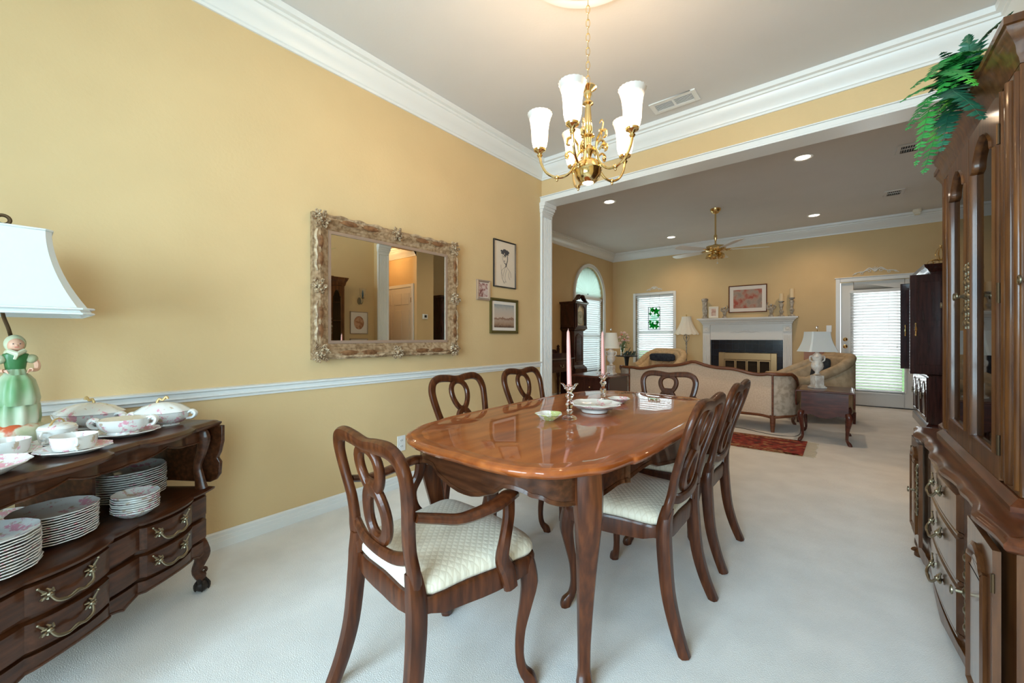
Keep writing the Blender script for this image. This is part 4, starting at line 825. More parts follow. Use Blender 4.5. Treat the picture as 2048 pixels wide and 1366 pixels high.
def bell(g, W0, D0, W1, D1, z0, z1, n=12):
    rs = []
    for i in range(n + 1):
        u = i / n; k = (1 - u) ** 1.9; rs.append(shade_ring(W1 + (W0 - W1) * k, D1 + (D0 - D1) * k, z0 + (z1 - z0) * u, .13 * (D1 + (D0 - D1) * k)))
    inner = [[(x * .985, y * .985, z) for x, y, z in r] for r in rs[::-1]]
    g.loft(rs + inner + [rs[0]], cap=False)
bell(g, .205, .22, .110, .12, .460, .755); shm = Matrix.Rotation(-(R(58) + HD) + R(90), 4, 'Z'); shv = Matrix.Rotation(-(R(58) + HD), 4, 'Z') @ sh_o; shx = Matrix.Translation(shv) @ shm; xf(g, shx); g.done('lamp_shade', 'shade', t, ang=35)
g = G(); g.b.free()
for a_ in ((.207, .222, .476, .029), (.207, .222, .459, .029), (.111, .121, .754, .016)): g = G(); g.tube([Vector(p) for p in shade_ring(*a_)], .004, 6, closed=True); xf(g, shx); g.done('shade_trim', 'shade', t)
g = G(); pts = [Vector((.016 * cos(a), 0, .79 + .016 * sin(a))) for a in [2 * pi * i / 20 for i in range(20)]]; g.tube(pts, .006, 8, closed=True, ref=(0, 1, 0)); g.tube([(0, 0, .75), (0, 0, .775)], .004, 8); xf(g, shx); g.done('finial', 'bronze', t)
# ---------------------------------------------------------------- china cabinet at the right
t = thing('china_cabinet', 'large carved fruitwood china cabinet with glass doors above bowed drawers', 'china cabinet', (.30, 2.21, 0))
MX = Matrix(((0, 0, -1, 0), (-1, 0, 0, 0), (0, 1, 0, 0), (0, 0, 0, 1)))   # (u, v, d) -> (-d, -u, v)
def front(x): return Matrix.Translation((x, 0, 0)) @ MX
def bow(y):
    a = abs(y)
    if a < .26: return -.010 * cos(a / .26 * pi / 2) ** .7 - .004
    if a < .46: return .006 * sin((a - .26) / .20 * pi) - .004
    return -.012 * sin((a - .46) / .30 * pi)
def cb_outline(gr=0, D=.485, n=60, extra=0):
    ys = [.76 - 1.52 * i / n for i in range(n + 1)]
    return [(bow(y) + extra * (1 - abs(cos(y * 13.5))), y) for y in ys] + [(D, -.76), (D, .76)]
g = G(); g.ring(cb_outline(), [(-.05, .09), (-.012, .09), (-.012, .632), (-.05, .632)], cap=(True, True)); g.done('base_body', 'cabgloss', t, ang=35)
g = G(); g.ring(cb_outline(extra=-.012), [(-.03, .628), (-.006, .628), (.004, .634), (.010, .642), (.010, .652), (.004, .657), (.0, .662), (-.006, .665), (-.03, .6655)], cap=(True, True)); g.done('counter', 'cabtop', t, ang=45)
n = 60; wb = lambda y: .055 + .028 * abs(sin(y * 6.2))
g = G(); g.loft([[(bow(y) + .0, y, wb(y)), (bow(y) + .02, y, wb(y)), (bow(y) + .02, y, .115), (bow(y) + .0, y, .115)] for y in [-.72 + 1.44 * i / n for i in range(n + 1)]]); g.done('bottom_apron', 'cabinet', t, ang=50)
for k, (z0, z1) in enumerate(((.485, .615), (.325, .470), (.150, .310))):
    ys = [-.25 + .5 * i / 30 for i in range(31)]
    g = G(); g.loft([[(bow(y) - .006, y, z0 + .008), (bow(y) + .012, y, z0), (bow(y) + .012, y, z1), (bow(y) - .006, y, z1 - .008)] for y in ys]); g.tube([(bow(y) + .004, y, z0 - .007) for y in ys], .008, 8)
    dr = g.done('drawer', 'cabgloss', t, ang=35)
    for y in (-.0,): handle(dr, bow(y) - .008, y, (z0 + z1) / 2 + .012, .13, axis=R(-90))
def arch_panel(u0, u1, v0, v1, top=.05, n=6):
    m = (u0 + u1) / 2; w2 = (u1 - u0) / 2
    tp = spline([(u1, v1 - top, 0), (u1 - .22 * w2, v1 - top * .9, 0), (u1 - .32 * w2, v1 - top * .55, 0), (m + .35 * w2, v1 - top * .15, 0), (m, v1, 0)], n); tp = [(p.x, p.y) for p in tp]
    return [(u0, v0), (u1, v0)] + tp + [(2 * m - x, y) for x, y in tp[::-1][1:]]
def esc(parent, u, v, h, xfr, d=.012):  # long ornate key plate and drop
    g = G(); 
    for k in range(9):
        z = v - h / 2 + h * k / 8; r_ = .013 if k % 2 == 0 else .008; g.ball((u, z, d), r_ * (1.2 if k == 4 else 1), sz=.6, n=8, m=6)
        if k % 2 == 0:
            for s in (-1, 1): g.tube([(u, z, d), (u + s * .012, z + .01, d), (u + s * .014, z + .022, d - .003)], [.004, .004, .002], 6)
    g.tube([(u, v - h / 2 - .02, d), (u, v + h / 2 + .02, d)], .004, 6)
    pts = [Vector((u + .009 * cos(a), v + .011 * sin(a), d + .030 + .0 * a)) for a in [2 * pi * i / 12 for i in range(12)]]; g.tube(pts, .0028, 6, closed=True, ref=(0, 0, 1)); g.tube([(u, v, d), (u, v, d + .022)], .005, 6)
    xf(g, front(xfr)); return g.done('handle', 'oldbrass', parent)
for s in (-1, 1):
    u0, u1 = sorted((s * .485, s * .735)); g = G(); g.box(u0, u1, .135, .620, 0, .014)
    po = arch_panel(u0 + .045, u1 - .045, .18, .585); g.ring(po, [(0, .014), (.004, .022), (-.006, .026), (-.014, .018), (-.020, .015), (-.03, .021)], cap=(False, True)); xf(g, front(-.010)); dr = g.done('base_door', 'cabgloss', t, ang=30)
    esc(dr, -s * .0 + s * .500, .40, .20, -.010, .018)
    for z in (.20, .52): g = G(); g.tube([(u1 + .003 if s > 0 else u0 - .003, z, .014), (u1 + .003 if s > 0 else u0 - .003, z + .045, .014)], .004, 8); xf(g, front(-.010)); g.done('hinge', 'bronze', dr)
for y, sy in ((-.72, -1), (.72, 1)):
    for x, sx in ((.03, -1), (.44, 1)):
        d = Vector((sx * .6, sy * .25, 0)); c = Vector((x, y, 0)); g = G(); pts = spline([c + d * o_ + Vector((0, 0, z)) for z, o_ in [(.125, -.02), (.10, .01), (.07, .03), (.04, .015), (.015, .04), (0, .045)]], 4); g.tube(pts, lerpl([.034, .036, .028, .02, .022, .018], len(pts)), 10, ref=d); scroll(g, tuple(c + d * .055 + V(0, 0, .022)), .018, 0, 1.2, .008, d.normalized(), (0, 0, 1)); g.done('foot', 'cabinet', t)
# upper case
UF, US = .065, .10
def upath(gr=0): return [(.485, .76), (US, .76), (US, .52), (UF, .52), (UF, -.52), (US, -.52), (US, -.76), (.485, -.76)]
g = G(); g.ring(upath(), [(0, .6655), (.022, .6655), (.022, .680), (.012, .692), (.004, .700), (-.02, .700)], cap=(True, True)); g.done('upper_plinth', 'cabtop', t, ang=30)
g = G(); g.ring(upath(), [(-.10, 1.86), (.0, 1.86), (.003, 1.875), (.008, 1.885), (.010, 1.905), (.018, 1.925), (.028, 1.942), (.030, 1.955), (.036, 1.958), (.036, 1.978), (-.02, 1.982)], cap=(True, True)); g.done('crown', 'cabinet', t, ang=30)
g = G(); g.box(.470, .485, -.76, .76, .70, 1.86); g.done('back_panel', 'cabinet', t)
for s in (-1, 1):
    g = G(); g.box(US + .02, .47, *sorted((s * .745, s * .76)), .70, 1.86); g.done('side_panel', 'cabinet', t)
    a, b = sorted((s * .375, s * .52)); g = G(); g.box(UF, UF + .03, a, b, .70, 1.86)
    for q in (0, 1, 2): yy = a + .015 + (b - a - .03) * q / 2; g.tube([(UF - .0, yy, .715), (UF - .0, yy, 1.845)], .009 if q != 1 else .014, 8)
    g.box(UF + .02, .10, a + (.0 if s > 0 else .13), b - (.13 if s > 0 else 0), .70, 1.86); g.done('post', 'cabinet', t, bevel=.004)
def glass_door(u0, u1, xfr, hu, label=None):
    v0, v1 = .706, 1.855; st = .05
    hole = arch_panel(u0 + st, u1 - st, v0 + .075, v1 - .06, .09)
    n = len(hole); out = []
    cu, cv = (u0 + u1) / 2, (v0 + v1) / 2
    for (a, b) in hole:
        da, db = a - cu, b - cv; k = min(((u1 - u0) / 2) / max(abs(da), 1e-6), ((v1 - v0) / 2) / max(abs(db), 1e-6)); out.append((cu + da * k, cv + db * k))
    for (x, y) in ((u0, v0), (u1, v0), (u1, v1), (u0, v1)):
        j = min(range(n), key=lambda i: (out[i][0] - x) ** 2 + (out[i][1] - y) ** 2); out[j] = (x, y)
    g = G(); A = lambda pl, d: [(a, b, d) for a, b in pl]
    rings = [A(out, 0), A(out, .020)]
    def mix(k): return [(h[0] + (cu - h[0]) * k[0], h[1] + (cv - h[1]) * k[0]) for h in hole]
    rings += [A([(h[0] - (cu - h[0]) * .06, h[1] - (cv - h[1]) * .012) for h in hole], .020), A([(h[0] - (cu - h[0]) * .03, h[1] - (cv - h[1]) * .006) for h in hole], .026), A(hole, .018), A(hole, 0)]
    g.loft(rings, closed=True); xf(g, front(xfr)); d = g.done('glass_door', 'cabinet', t, ang=35)
    g = G(); g.prism(hole, .006, .009, 'z'); xf(g, front(xfr)); g.done('pane', 'cabglass', d)
    esc(d, hu, 1.28, .20, xfr, .024); return d
MXc = None
glass_door(.003, .372, UF + .012, .022); glass_door(-.372, -.003, UF + .012, -.022)
glass_door(.525, .745, US + .012, .545); glass_door(-.745, -.525, US + .012, -.545)
for z in (.78, 1.23, 1.70): g = G(); g.tube([(UF - .010, -.374, z), (UF - .010, -.374, z + .06)], .0045, 8); g.done('hinge', 'bronze', t)
for z in (1.03, 1.36, 1.62):
    g = G(); g.box(.13, .468, -.74, .74, z, z + .012); g.done('shelf', 'cabinet', t)
random.seed(11)
pl = None
for z, zz in ((.70, 0), (1.042, 1), (1.372, 2)):
    for i, y in enumerate((-.55, -.26, .05, .34, .60)):
        if (i + zz) % 2 == 0:
            if pl is None:
                g = G(); g.lathe(plate_mesh(.10, .018), n=32); xf(g, Matrix.Rotation(R(-78), 4, 'Y')); pl = g.done('display_plate', 'china'); o = pl
            else: o = dup(pl)
            o.location = (.30 + .42, 2.21 + y, z + .104); tag(o, 'white plate displayed on edge inside the china cabinet', 'plate', 'display plates in the china cabinet')
        else:
            if 'gob' not in protos:
                g = G(); g.lathe([(.0001, 0), (.03, 0), (.028, .004), (.005, .01), (.004, .06), (.012, .07), (.03, .10), (.032, .14), (.030, .14), (.026, .10), (.0001, .075)], n=16); protos['gob'] = o = g.done('goblet', 'crystal')
            else: o = dup(protos['gob'])
            o.location = (.30 + .27, 2.21 + y, z + .001); tag(o, 'clear stemmed goblet standing behind the cabinet glass', 'goblet', 'goblets in the china cabinet')
# fern on the cabinet --------------------------------------------------------------
t = thing('fern_plant', 'artificial green fern with drooping fronds on top of the china cabinet', 'fern', (.42, 2.10, 1.985))
g = G(); g.lathe([(.0001, 0), (.07, 0), (.085, .05), (.08, .055), (.0001, .05)], n=20); g.done('basket', 'cabinet', t)
def px(x, y, d): return at(d, (x - 1024) / 808 * d, 1.13 + (674 - y) / 808 * d)
def frond(pts, w_, mat, up=(0, 0, 1), n=30):
    w_ *= 1.25
    P = spline(pts, 12); P = [P[int(i * (len(P) - 1) / (n + 2))] for i in range(n + 3)]; g = G(); g.tube(P, lerpl([.0022, .0006], len(P)), 5)
    for i in range(1, n + 2):
        c = P[i]; tn = (P[i + 1] - P[i - 1]).normalized(); sd = tn.cross(Vector(up)); sd = sd.normalized() if sd.length > .1 else Vector((1, 0, 0)); nm = sd.cross(tn)
        l = w_ * (sin(pi * min(1, (i + 2) / (n + 4)) ** .75) ** .6) * random.uniform(.85, 1.1)
        for s in (-1, 1):
            a = c; tip = c + sd * s * l + tn * l * .35 - nm * l * random.uniform(.0, .35); hw = .27 * l + .004; m = (a + tip) / 2
            q = [a - tn * hw * .5, m - tn * hw * .62 - nm * .001, tip, m + tn * hw * .62 - nm * .001, a + tn * hw * .5]
            vs = [g.b.verts.new(v) for v in q]; cm = g.b.verts.new(m + nm * .002)
            for k in range(5): g.b.faces.new((vs[k], vs[(k + 1) % 5], cm))
    o = g.done('frond', mat, t, ang=180); o.data.transform(Matrix.Translation(-t.location)); return o
B0 = px(1945, 175, 1.50)
FR = [((1880, 165, 1.40), (1800, 205, 1.33), .028, 'fern'), ((1868, 190, 1.40), (1812, 262, 1.33), .026, 'fern'), ((1862, 215, 1.40), (1830, 335, 1.36), .026, 'fern'), ((1885, 235, 1.42), (1846, 350, 1.36), .032, 'fern'),
      ((1900, 225, 1.36), (1882, 305, 1.30), .030, 'ferndark'), ((1905, 180, 1.30), (1968, 240, 1.18), .040, 'ferndark'), ((1890, 140, 1.38), (1955, 172, 1.22), .032, 'fern'), ((1950, 95, 1.55), (2028, 22, 1.50), .030, 'ferndark'),
      ((1900, 120, 1.45), (1976, 100, 1.35), .026, 'fern'), ((1990, 120, 1.6), (2052, 60, 1.5), .030, 'ferndark'), ((1900, 160, 1.5), (1860, 185, 1.42), .030, 'ferndark'), ((1870, 150, 1.45), (1822, 178, 1.40), .024, 'fern'),
      ((1930, 120, 1.6), (1900, 150, 1.62), .03, 'ferndark'), ((1990, 130, 1.7), (2010, 120, 1.9), .03, 'fern'), ((1930, 150, 1.7), (1880, 190, 1.9), .03, 'fern'), ((1890, 200, 1.5), (1866, 258, 1.44), .028, 'ferndark')]
for k in range(16):
    a_, b_ = random.uniform(1850, 1960), random.uniform(95, 225); FR.append(((random.uniform(1885, 1950), random.uniform(110, 185), random.uniform(1.38, 1.5)), (a_, b_, random.uniform(1.32, 1.5)), random.uniform(.022, .032), 'fern' if k % 2 else 'ferndark'))
FR += [((1975, 125, 1.5), (2046, 120, 1.4), .034, 'ferndark'), ((1985, 100, 1.6), (2040, 30, 1.6), .032, 'ferndark'), ((1960, 130, 1.4), (2010, 150, 1.3), .034, 'fern'), ((1940, 120, 1.45), (1935, 70, 1.45), .028, 'ferndark')]
for m_, e_, w_, mt in FR:
    b_ = B0 + Vector((random.uniform(-.03, .03), random.uniform(-.05, .05), 0)); frond([b_, (b_ + px(*m_)) / 2 + Vector((0, 0, .012)), px(*m_), (px(*m_) + px(*e_)) / 2 + Vector((0, 0, .01)), px(*e_)], w_, mt)
t = thing('wall_sconce', 'brass wall sconce with a glass tulip shade beside the china cabinet, seen in the mirror', 'wall light', (.80, 3.42, 1.70), R(-90))
g = G(); g.lathe([(.0001, 0), (.045, 0), (.04, .012), (.0001, .016)], n=20, sx=.8, sy=1.3); xf(g, Matrix.Rotation(R(90), 4, 'X')); g.done('back_plate', 'oldbrass', t)
g = G(); g.tube(spline([(0, -.01, -.02), (.0, -.06, -.05), (0, -.10, -.02), (0, -.10, .03)], 5), .006, 8); g.lathe([(.01, .03), (.03, .045), (.0001, .05)], (0, -.10, 0), 16); g.done('arm', 'oldbrass', t)
g = G(); g.lathe([(.022, .045), (.042, .09), (.045, .13), (.050, .19), (.046, .19), (.038, .10), (.020, .05)], (0, -.10, 0), 20, cap=False); g.done('glass_shade', 'crystal', t)
g = G(); g.lathe([(.010, .05), (.014, .10), (.008, .15), (.0001, .17)], (0, -.10, 0), 12); g.done('candle_bulb', 'sconceblue', t)
RW = (R(90), 0, R(-90))
def oval_pic(label, y, z):
    t = picture(label, (.799, y, z), RW, .30, .35, .012, .02, 'silverpink', 0, None)
    g = G(); g.prism([(.085 * cos(a), .105 * sin(a)) for a in [2 * pi * i / 32 for i in range(32)]], .006, .0085, 'z'); g.done('oval_print', 'ovalprint', t)
oval_pic('framed terracotta oval print under the brass sconce, seen in the mirror', 3.41, 1.355); oval_pic('lower framed oval print whose top edge shows in the mirror', 3.41, .93)
# ---------------------------------------------------------------- living room: sofa
t = thing('sofa', 'camelback sofa in tan brocade with carved wood trim, seen from behind', 'sofa', (-1.53, 5.66, 0))
def upth(hw, r, dep, n=8):
    p = [(-hw, dep)] + [(-hw + r - r * cos(a), r - r * sin(a)) for a in [pi / 2 * i / n for i in range(n + 1)]]
    return p + [(-x, y) for x, y in p[::-1]]
def arc_resample(p, step=.05):
    out = [Vector((*p[0], 0))]
    for a, b in zip(p, p[1:]):
        a = Vector((*a, 0)); b = Vector((*b, 0)); L_ = (b - a).length; k = max(1, int(L_ / step))
        for i in range(1, k + 1): out.append(a + (b - a) * i / k)
    return out
SP = arc_resample(upth(1.10, .22, .72))
def sofa_h(p):
    x, y = abs(p.x), p.y
    if y < .10: return .685 + .085 * (.5 + .5 * cos(min(1, x / .78) * pi)) + .012 * cos(x * 13) * (x < .8)
    return .685 - .20 * min(1, (y - .10) / .35) + .0
def shell(pts, hf, th, z0, mat, name, parent, sel):
    g = G(); rs = []; m = len(pts)
    for i in range(m):
        if not sel(pts[i]): continue
        tn = (pts[min(i + 1, m - 1)] - pts[max(i - 1, 0)]).normalized(); nn = Vector((-tn.y, tn.x, 0)); p = pts[i]; h = hf(p)
        rs.append([(p.x, p.y, z0), (p.x, p.y, h - .03), (p.x + nn.x * th * .25, p.y + nn.y * th * .25, h), (p.x + nn.x * th * .8, p.y + nn.y * th * .8, h - .005), (p.x + nn.x * th, p.y + nn.y * th, h - .04), (p.x + nn.x * th, p.y + nn.y * th, z0)])
    g.loft(rs); return g.done(name, mat, parent, ang=60)
shell(SP, sofa_h, .13, .19, 'sofafab', 'back', t, lambda p: abs(p.x) <= .90 and p.y < .1)
shell(SP, sofa_h, .13, .19, 'sofaarm', 'arm', t, lambda p: p.x >= .87); shell(SP, sofa_h, .13, .19, 'sofaarm', 'arm', t, lambda p: p.x <= -.87)
g = G(); g.tube([(p.x * 1.0, p.y - .004, sofa_h(p) + .004 + (.02 * max(0, 1 - abs(p.x) / .12))) for p in SP], .021, 8); g.done('top_rail', 'sofawood', t)
g = G(); g.tube([(p.x, p.y, .195 - .02 * max(0, 1 - abs(abs(p.x) - .88) / .12) * (p.y < .1)) for p in SP], .017, 8); g.done('bottom_rail', 'sofawood', t)
for s in (-1, 1):
    g = G(); g.tube([(s * .885, -.008, .19), (s * .885, -.008, .685)], .011, 6); g.done('stile', 'sofawood', t)
    g = G(); g.tube([(s * .885, .012, .20), (s * .885, .005, .10), (s * .885, -.005, 0)], [.030, .026, .018], 8, ref=(0, 1, 0), p=4); g.done('leg', 'sofawood', t)
    g = G(); g.tube(spline([(s * 1.02, .66, .20), (s * 1.04, .67, .12), (s * 1.03, .66, .05), (s * 1.05, .69, 0)], 4), lerpl([.03, .026, .018, .02], 13), 8); g.done('leg', 'sofawood', t)
g = G(); g.ring(rect(-.96, .96, .12, .74), [(-.05, .19), (0, .20), (0, .40), (-.03, .46), (-.10, .47)], cap=(True, True)); g.done('seat', 'sofafab', t)
def pillow(label, loc, w_, h_, rot, mat, cat='pillow'):
    g = G(); n = 12; rs = []
    for j in range(7):
        v = j / 6 * 2 - 1; rr = []
        for i in range(24):
            a = 2 * pi * i / 24; ca, sa = cos(a), sin(a); f = (abs(ca) ** 5 + abs(sa) ** 5) ** (-.2); k = (1 - v * v * .9) ** .5 if abs(v) < 1 else .3
            rr.append((w_ / 2 * ca * f * (.55 + .45 * k), v * .05 * 1.0, h_ / 2 * sa * f * (.55 + .45 * k)))
        rs.append(rr)
    g.loft(rs); o = g.done('throw_pillow', mat, ang=80); o.location = loc; o.rotation_euler = [R(a) for a in rot]; return tag(o, label, cat)
pillow('ruffled pink pillow peeking over the sofa back before the fireplace', (-1.22, 5.91, .60), .30, .26, (12, 6, 0), 'petal')
# barrel armchairs
def barrel(name, label, loc, rz, hw, r, dep, hb, ha, mat, tuft=False):
    t = thing(name, label, 'armchair', loc, rz); P = arc_resample(upth(hw, r, dep, 14), .04)
    hf = lambda p: hb - (hb - ha) * (max(0, min(1, (p.y - .05) / (dep * .75))) ** .9)
    shell(P, hf, .15, .14, mat, 'back', t, lambda p: True)
    g = G(); m = len(P); g.tube([(p.x * .93, p.y + .05 * (1 - p.y / dep), hf(p) - .012) for p in P], .062, 10); g.done('rolled_top', mat, t)
    g = G(); g.ring(rect(-hw + .15, hw - .15, .16, dep), [(-.03, .14), (0, .16), (0, .36), (-.03, .43), (-.10, .445)], cap=(True, True)); g.done('seat', mat, t)
    for s in (-1, 1):
        for y in (.12, dep - .08): g = G(); g.tube([(s * (hw - .12), y, .15), (s * (hw - .11), y, 0)], [.025, .016], 8); g.done('leg', 'cherry', t)
    if tuft:
        g = G()
        for j in range(2):
            for i in range(5): x = (i - 2 + .5 * j) * .12; g.ball((x, .19, .78 - j * .12), .012, n=8, m=6)
        g.done('tuft_buttons', 'chairtan', t)
        g = G()
        for j in range(2):
            for i in range(5):
                x = (i - 1.5 - .5 * j) * .12 - .0; g.ball((x, .165, .80 - j * .12), .06, sy=.5, sz=1, n=12, m=8)
        g.done('tufted_pads', mat, t)
    return t
barrel('tufted_armchair', 'pale gold button-tufted armchair behind the sofa, before the square window', (-2.60, 8.06, 0), R(172), .40, .30, .72, .86, .60, 'chairgold', True)
pillow('long navy pillow lying across the tufted gold armchair', (-2.66, 7.75, .745), .50, .15, (8, 0, -6), 'navy')
barrel('barrel_armchair', 'tan barrel armchair beside the fireplace with a navy pillow in it', (.05, 7.25, 0), R(118), .47, .40, .85, .86, .56, 'chairtan')
pillow('dark navy pillow propped inside the tan barrel armchair', (-.25, 7.12, .66), .40, .34, (15, 10, 118), 'navy')
# end tables and lamps
def cab_leg(g, x, y, sx, sy, h, r0=.030):
    d = Vector((sx * .7, sy * .7, 0)); c = Vector((x, y, 0)); q = h / .33
    pts = spline([c + d * o_ + Vector((0, 0, z * q)) for z, o_ in [(.33, 0), (.30, .012), (.26, .016), (.18, .0), (.10, -.010), (.05, -.010), (.022, .014), (.003, .028), (0, .02)]], 3); g.tube(pts, [v * r0 / .03 for v in lerpl([.026, .032, .029, .020, .014, .012, .019, .018, .012], len(pts))], 10, ref=d)
t = thing('drop_leaf_end_table', 'cherry drop-leaf end table with cabriole legs beside the sofa end, under a lamp', 'end table', (-.155, 5.71, 0))
g = G(); g.ring(rect(-.235, .235, -.30, .30), [(-.02, .535), (0, .535), (.006, .542), (.004, .550), (-.004, .555), (-.02, .556)], cap=(True, True)); g.done('top', 'cherry', t)
g = G(); 
for y in (-.285, .27): g.prism([(-.20, .535), (-.20, .30), (-.17, .292), (-.11, .297), (-.06, .272), (0, .262), (.06, .272), (.11, .297), (.17, .292), (.20, .30), (.20, .535)], y, y + .015, 'y')
for x in (-.20, .185): g.box(x, x + .015, -.27, .27, .33, .535)
g.done('apron', 'cherry', t)
for s in (-1, 1):
    g = G(); x = s * .246; g.prism([(-.30, .545), (-.30, .44), (-.26, .38), (-.15, .365), (0, .36), (.15, .365), (.26, .38), (.30, .44), (.30, .545)], x - .007, x + .007, 'x'); g.done('drop_leaf', 'cherry', t, bevel=.003)
    for q in (-1, 1): g = G(); cab_leg(g, s * .195, q * .275, s, q, .33); g.done('leg', 'cherry', t)
t = thing('end_table', 'dark cherry box end table left of the sofa, under the small lamp', 'end table', (-2.70, 5.29, 0))
g = G(); g.ring(rect(-.31, .31, -.32, .32), [(-.02, .575), (0, .575), (.006, .583), (.004, .592), (-.004, .598), (-.02, .599)], cap=(True, True)); g.done('top', 'cherry', t)
g = G(); g.box(-.28, .28, -.29, .29, .12, .575); g.done('body', 'darkred', t, bevel=.006)
g = G(); g.box(-.25, .25, -.298, -.288, .34, .54); o = g.done('drawer', 'darkred', t, bevel=.004); g = G(); g.ball((0, -.31, .44), .012); g.done('knob', 'brass', o)
g = G(); g.ring(rect(-.29, .29, -.30, .30), [(0, 0), (.01, 0), (.01, .10), (0, .12)], cap=(True, True)); g.done('plinth', 'darkred', t)
def urn_lamp(label, loc, zb, zs0, zs1, w0, w1, zf, sq=True, shmat='shade'):
    t = thing('table_lamp', label, 'lamp', loc); g = G(); H2 = zs0 - zb
    g.lathe([(.0001, H2 * .36), (.035, H2 * .37), (.020, H2 * .41), (.022, H2 * .45), (.050, H2 * .52), (.060, H2 * .60), (.055, H2 * .68), (.038, H2 * .74), (.048, H2 * .78), (.058, H2 * .86), (.040, H2 * .92), (.018, H2 * .97), (.014, H2 * 1.05), (.0001, H2 * 1.06)], n=24); 
    for s in (-1, 1): g.tube(spline([(s * .045, 0, H2 * .72), (s * .075, 0, H2 * .76), (s * .078, 0, H2 * .86), (s * .055, 0, H2 * .88)], 4), .008, 6)
    g.done('urn', 'marble', t)
    g = G(); g.box(-.046, .046, -.046, .046, .02, H2 * .35); g.box(-.065, .065, -.065, .065, 0, .018); g.box(-.055, .055, -.055, .055, .016, .03); g.done('base', 'marble', t, bevel=.004)
    g = G(); g.tube([(0, 0, H2), (0, 0, zf - zb - .02)], .004, 6); g.done('stem', 'brass', t)
    g = G(); n = 10
    if sq: bell(g, w0 / 2, w0 / 2 * .8, w1 / 2, w1 / 2 * .8, zs0 - zb, zs1 - zb)
    else: g.lathe([(w1 / 2 + (w0 / 2 - w1 / 2) * (1 - i / n) ** 1.8, zs0 - zb + (zs1 - zs0) * i / n) for i in range(n + 1)] + [(w1 / 2 * .97, zs1 - zb), (w0 / 2 * .97, zs0 - zb + .002)], n=32, cap=False)
    g.done('lamp_shade', shmat, t, ang=35)
    g = G(); g.ball((0, 0, zf - zb), .013, sz=1.5, n=10, m=8); g.done('finial', 'crystal', t); return t
l = urn_lamp('alabaster urn lamp with white shade on the drop-leaf end table', (-.225, 5.70, .5565), .5565, .965, 1.19, .315, .20, 1.235); l.rotation_euler = (0, 0, R(35))
urn_lamp('alabaster urn lamp with cream shade on the left end table', (-2.535, 5.30, .60), .60, .970, 1.19, .245, .165, 1.235, False, 'shadecream')
g = G(); g.tube(spline([(-.36, 5.72, .36), (-.372, 5.66, .12), (-.40, 5.60, .01), (-.60, 5.50, .006), (-.78, 5.56, .006), (-1.0, 5.66, .006), (-1.35, 5.70, .006)], 6), .0035, 6); tag(g.done('lamp_cord', 'cord'), 'thin dark lamp cord trailing over carpet from the end table under the sofa', 'cord')
# rug
t = thing('rug', 'red patterned rug with gold border and pale fringe behind the dining table', 'rug', (-1.25, 5.03, 0))
g = G(); g.box(-.95, .955, -.34, .32, .001, .010); g.done('border', 'rugborder', t, bevel=.003); g = G(); g.box(-.86, .80, -.26, .24, .009, .0115); g.done('field', 'rug', t)
g = G(); g.box(.80, .955, -.34, .32, .010, .0112); g.box(-.95, .955, -.34, -.315, .010, .0112); g.box(-.95, .955, .295, .32, .010, .0112); g.box(.925, .957, -.34, .32, .0112, .012); g.done('end_band', 'rug', t)
g = G()
for i in range(60):
    y = -.335 + .65 * i / 59; x1 = 1.045 + random.uniform(-.012, .012); g.tube([(.95, y, .005), (x1, y + random.uniform(-.008, .008), .003)], .003, 4)
o = g.done('fringe', 'fringe', t); o['kind'] = 'stuff'
# fireplace --------------------------------------------------------------------
t = thing('fireplace', 'cream white fireplace mantel with fluted legs, navy tile and brass doors', 'fireplace', (-1.43, 8.75, 0))
g = G()
for s in (-1, 1):
    x0, x1 = sorted((s * .60, s * .735)); g.box(x0, x1, -.10, 0, 0, 1.40)
    for k in range(5): x = x0 + .022 + k * .0228; g.tube([(x, -.10, .22), (x, -.10, 1.16)], .008, 6)
    g.box(x0 - .008, x1 + .008, -.112, 0, 0, .2); g.box(x0 + .008, x1 - .008, -.112, -.10, 1.22, 1.34); g.lathe([(.04, 0), (.036, .006), (.02, .004), (.012, .010), (.0001, .010)], n=16) if False else None
g.box(-.60, .60, -.085, 0, 1.075, 1.40); g.done('surround', 'whitewood', t, bevel=.004)
for s in (-1, 1):
    g = G(); g.lathe([(.045, 0), (.042, .008), (.028, .004), (.014, .012), (.0001, .013)], n=20); o = g.done('rosette', 'whitewood', t); o.location = (s * .6675, -.112, 1.28); o.rotation_euler = (R(90), 0, 0)
g = G(); g.ring([(.735, 0), (-.735, 0), (-.735, -.10), (.735, -.10)][::-1] if False else [(-.735, 0), (-.735, -.10), (.735, -.10), (.735, 0)], [(0, 1.37), (.008, 1.375), (.012, 1.40), (.03, 1.412), (.035, 1.43), (.065, 1.455), (.068, 1.468), (.090, 1.470), (.092, 1.495), (-.05, 1.496)], cap=(True, True)); g.done('mantel_shelf', 'whitewood', t, ang=30)
g = G()
for i in range(56): x = -.74 + 1.48 * i / 55; g.box(x - .007, x + .007, -.122, -.10, 1.385, 1.403)
o = g.done('dentil_band', 'whitewood', t)
g = G()
for s in (-1, 1):
    g.tube(spline([(0, -.09, 1.25), (s * .06, -.09, 1.235), (s * .12, -.09, 1.222), (s * .18, -.09, 1.238), (s * .24, -.09, 1.215)], 4), lerpl([.010, .008, .004], 17), 6); scroll(g, (s * .05, -.088, 1.245), .022, 0, 1.2, .006, (s, 0, 0), (0, 0, 1)); scroll(g, (s * .15, -.088, 1.225), .018, 0, 1.2, .005, (s, 0, 0), (0, 0, 1))
g.done('frieze_ornament', 'ceiling', t)
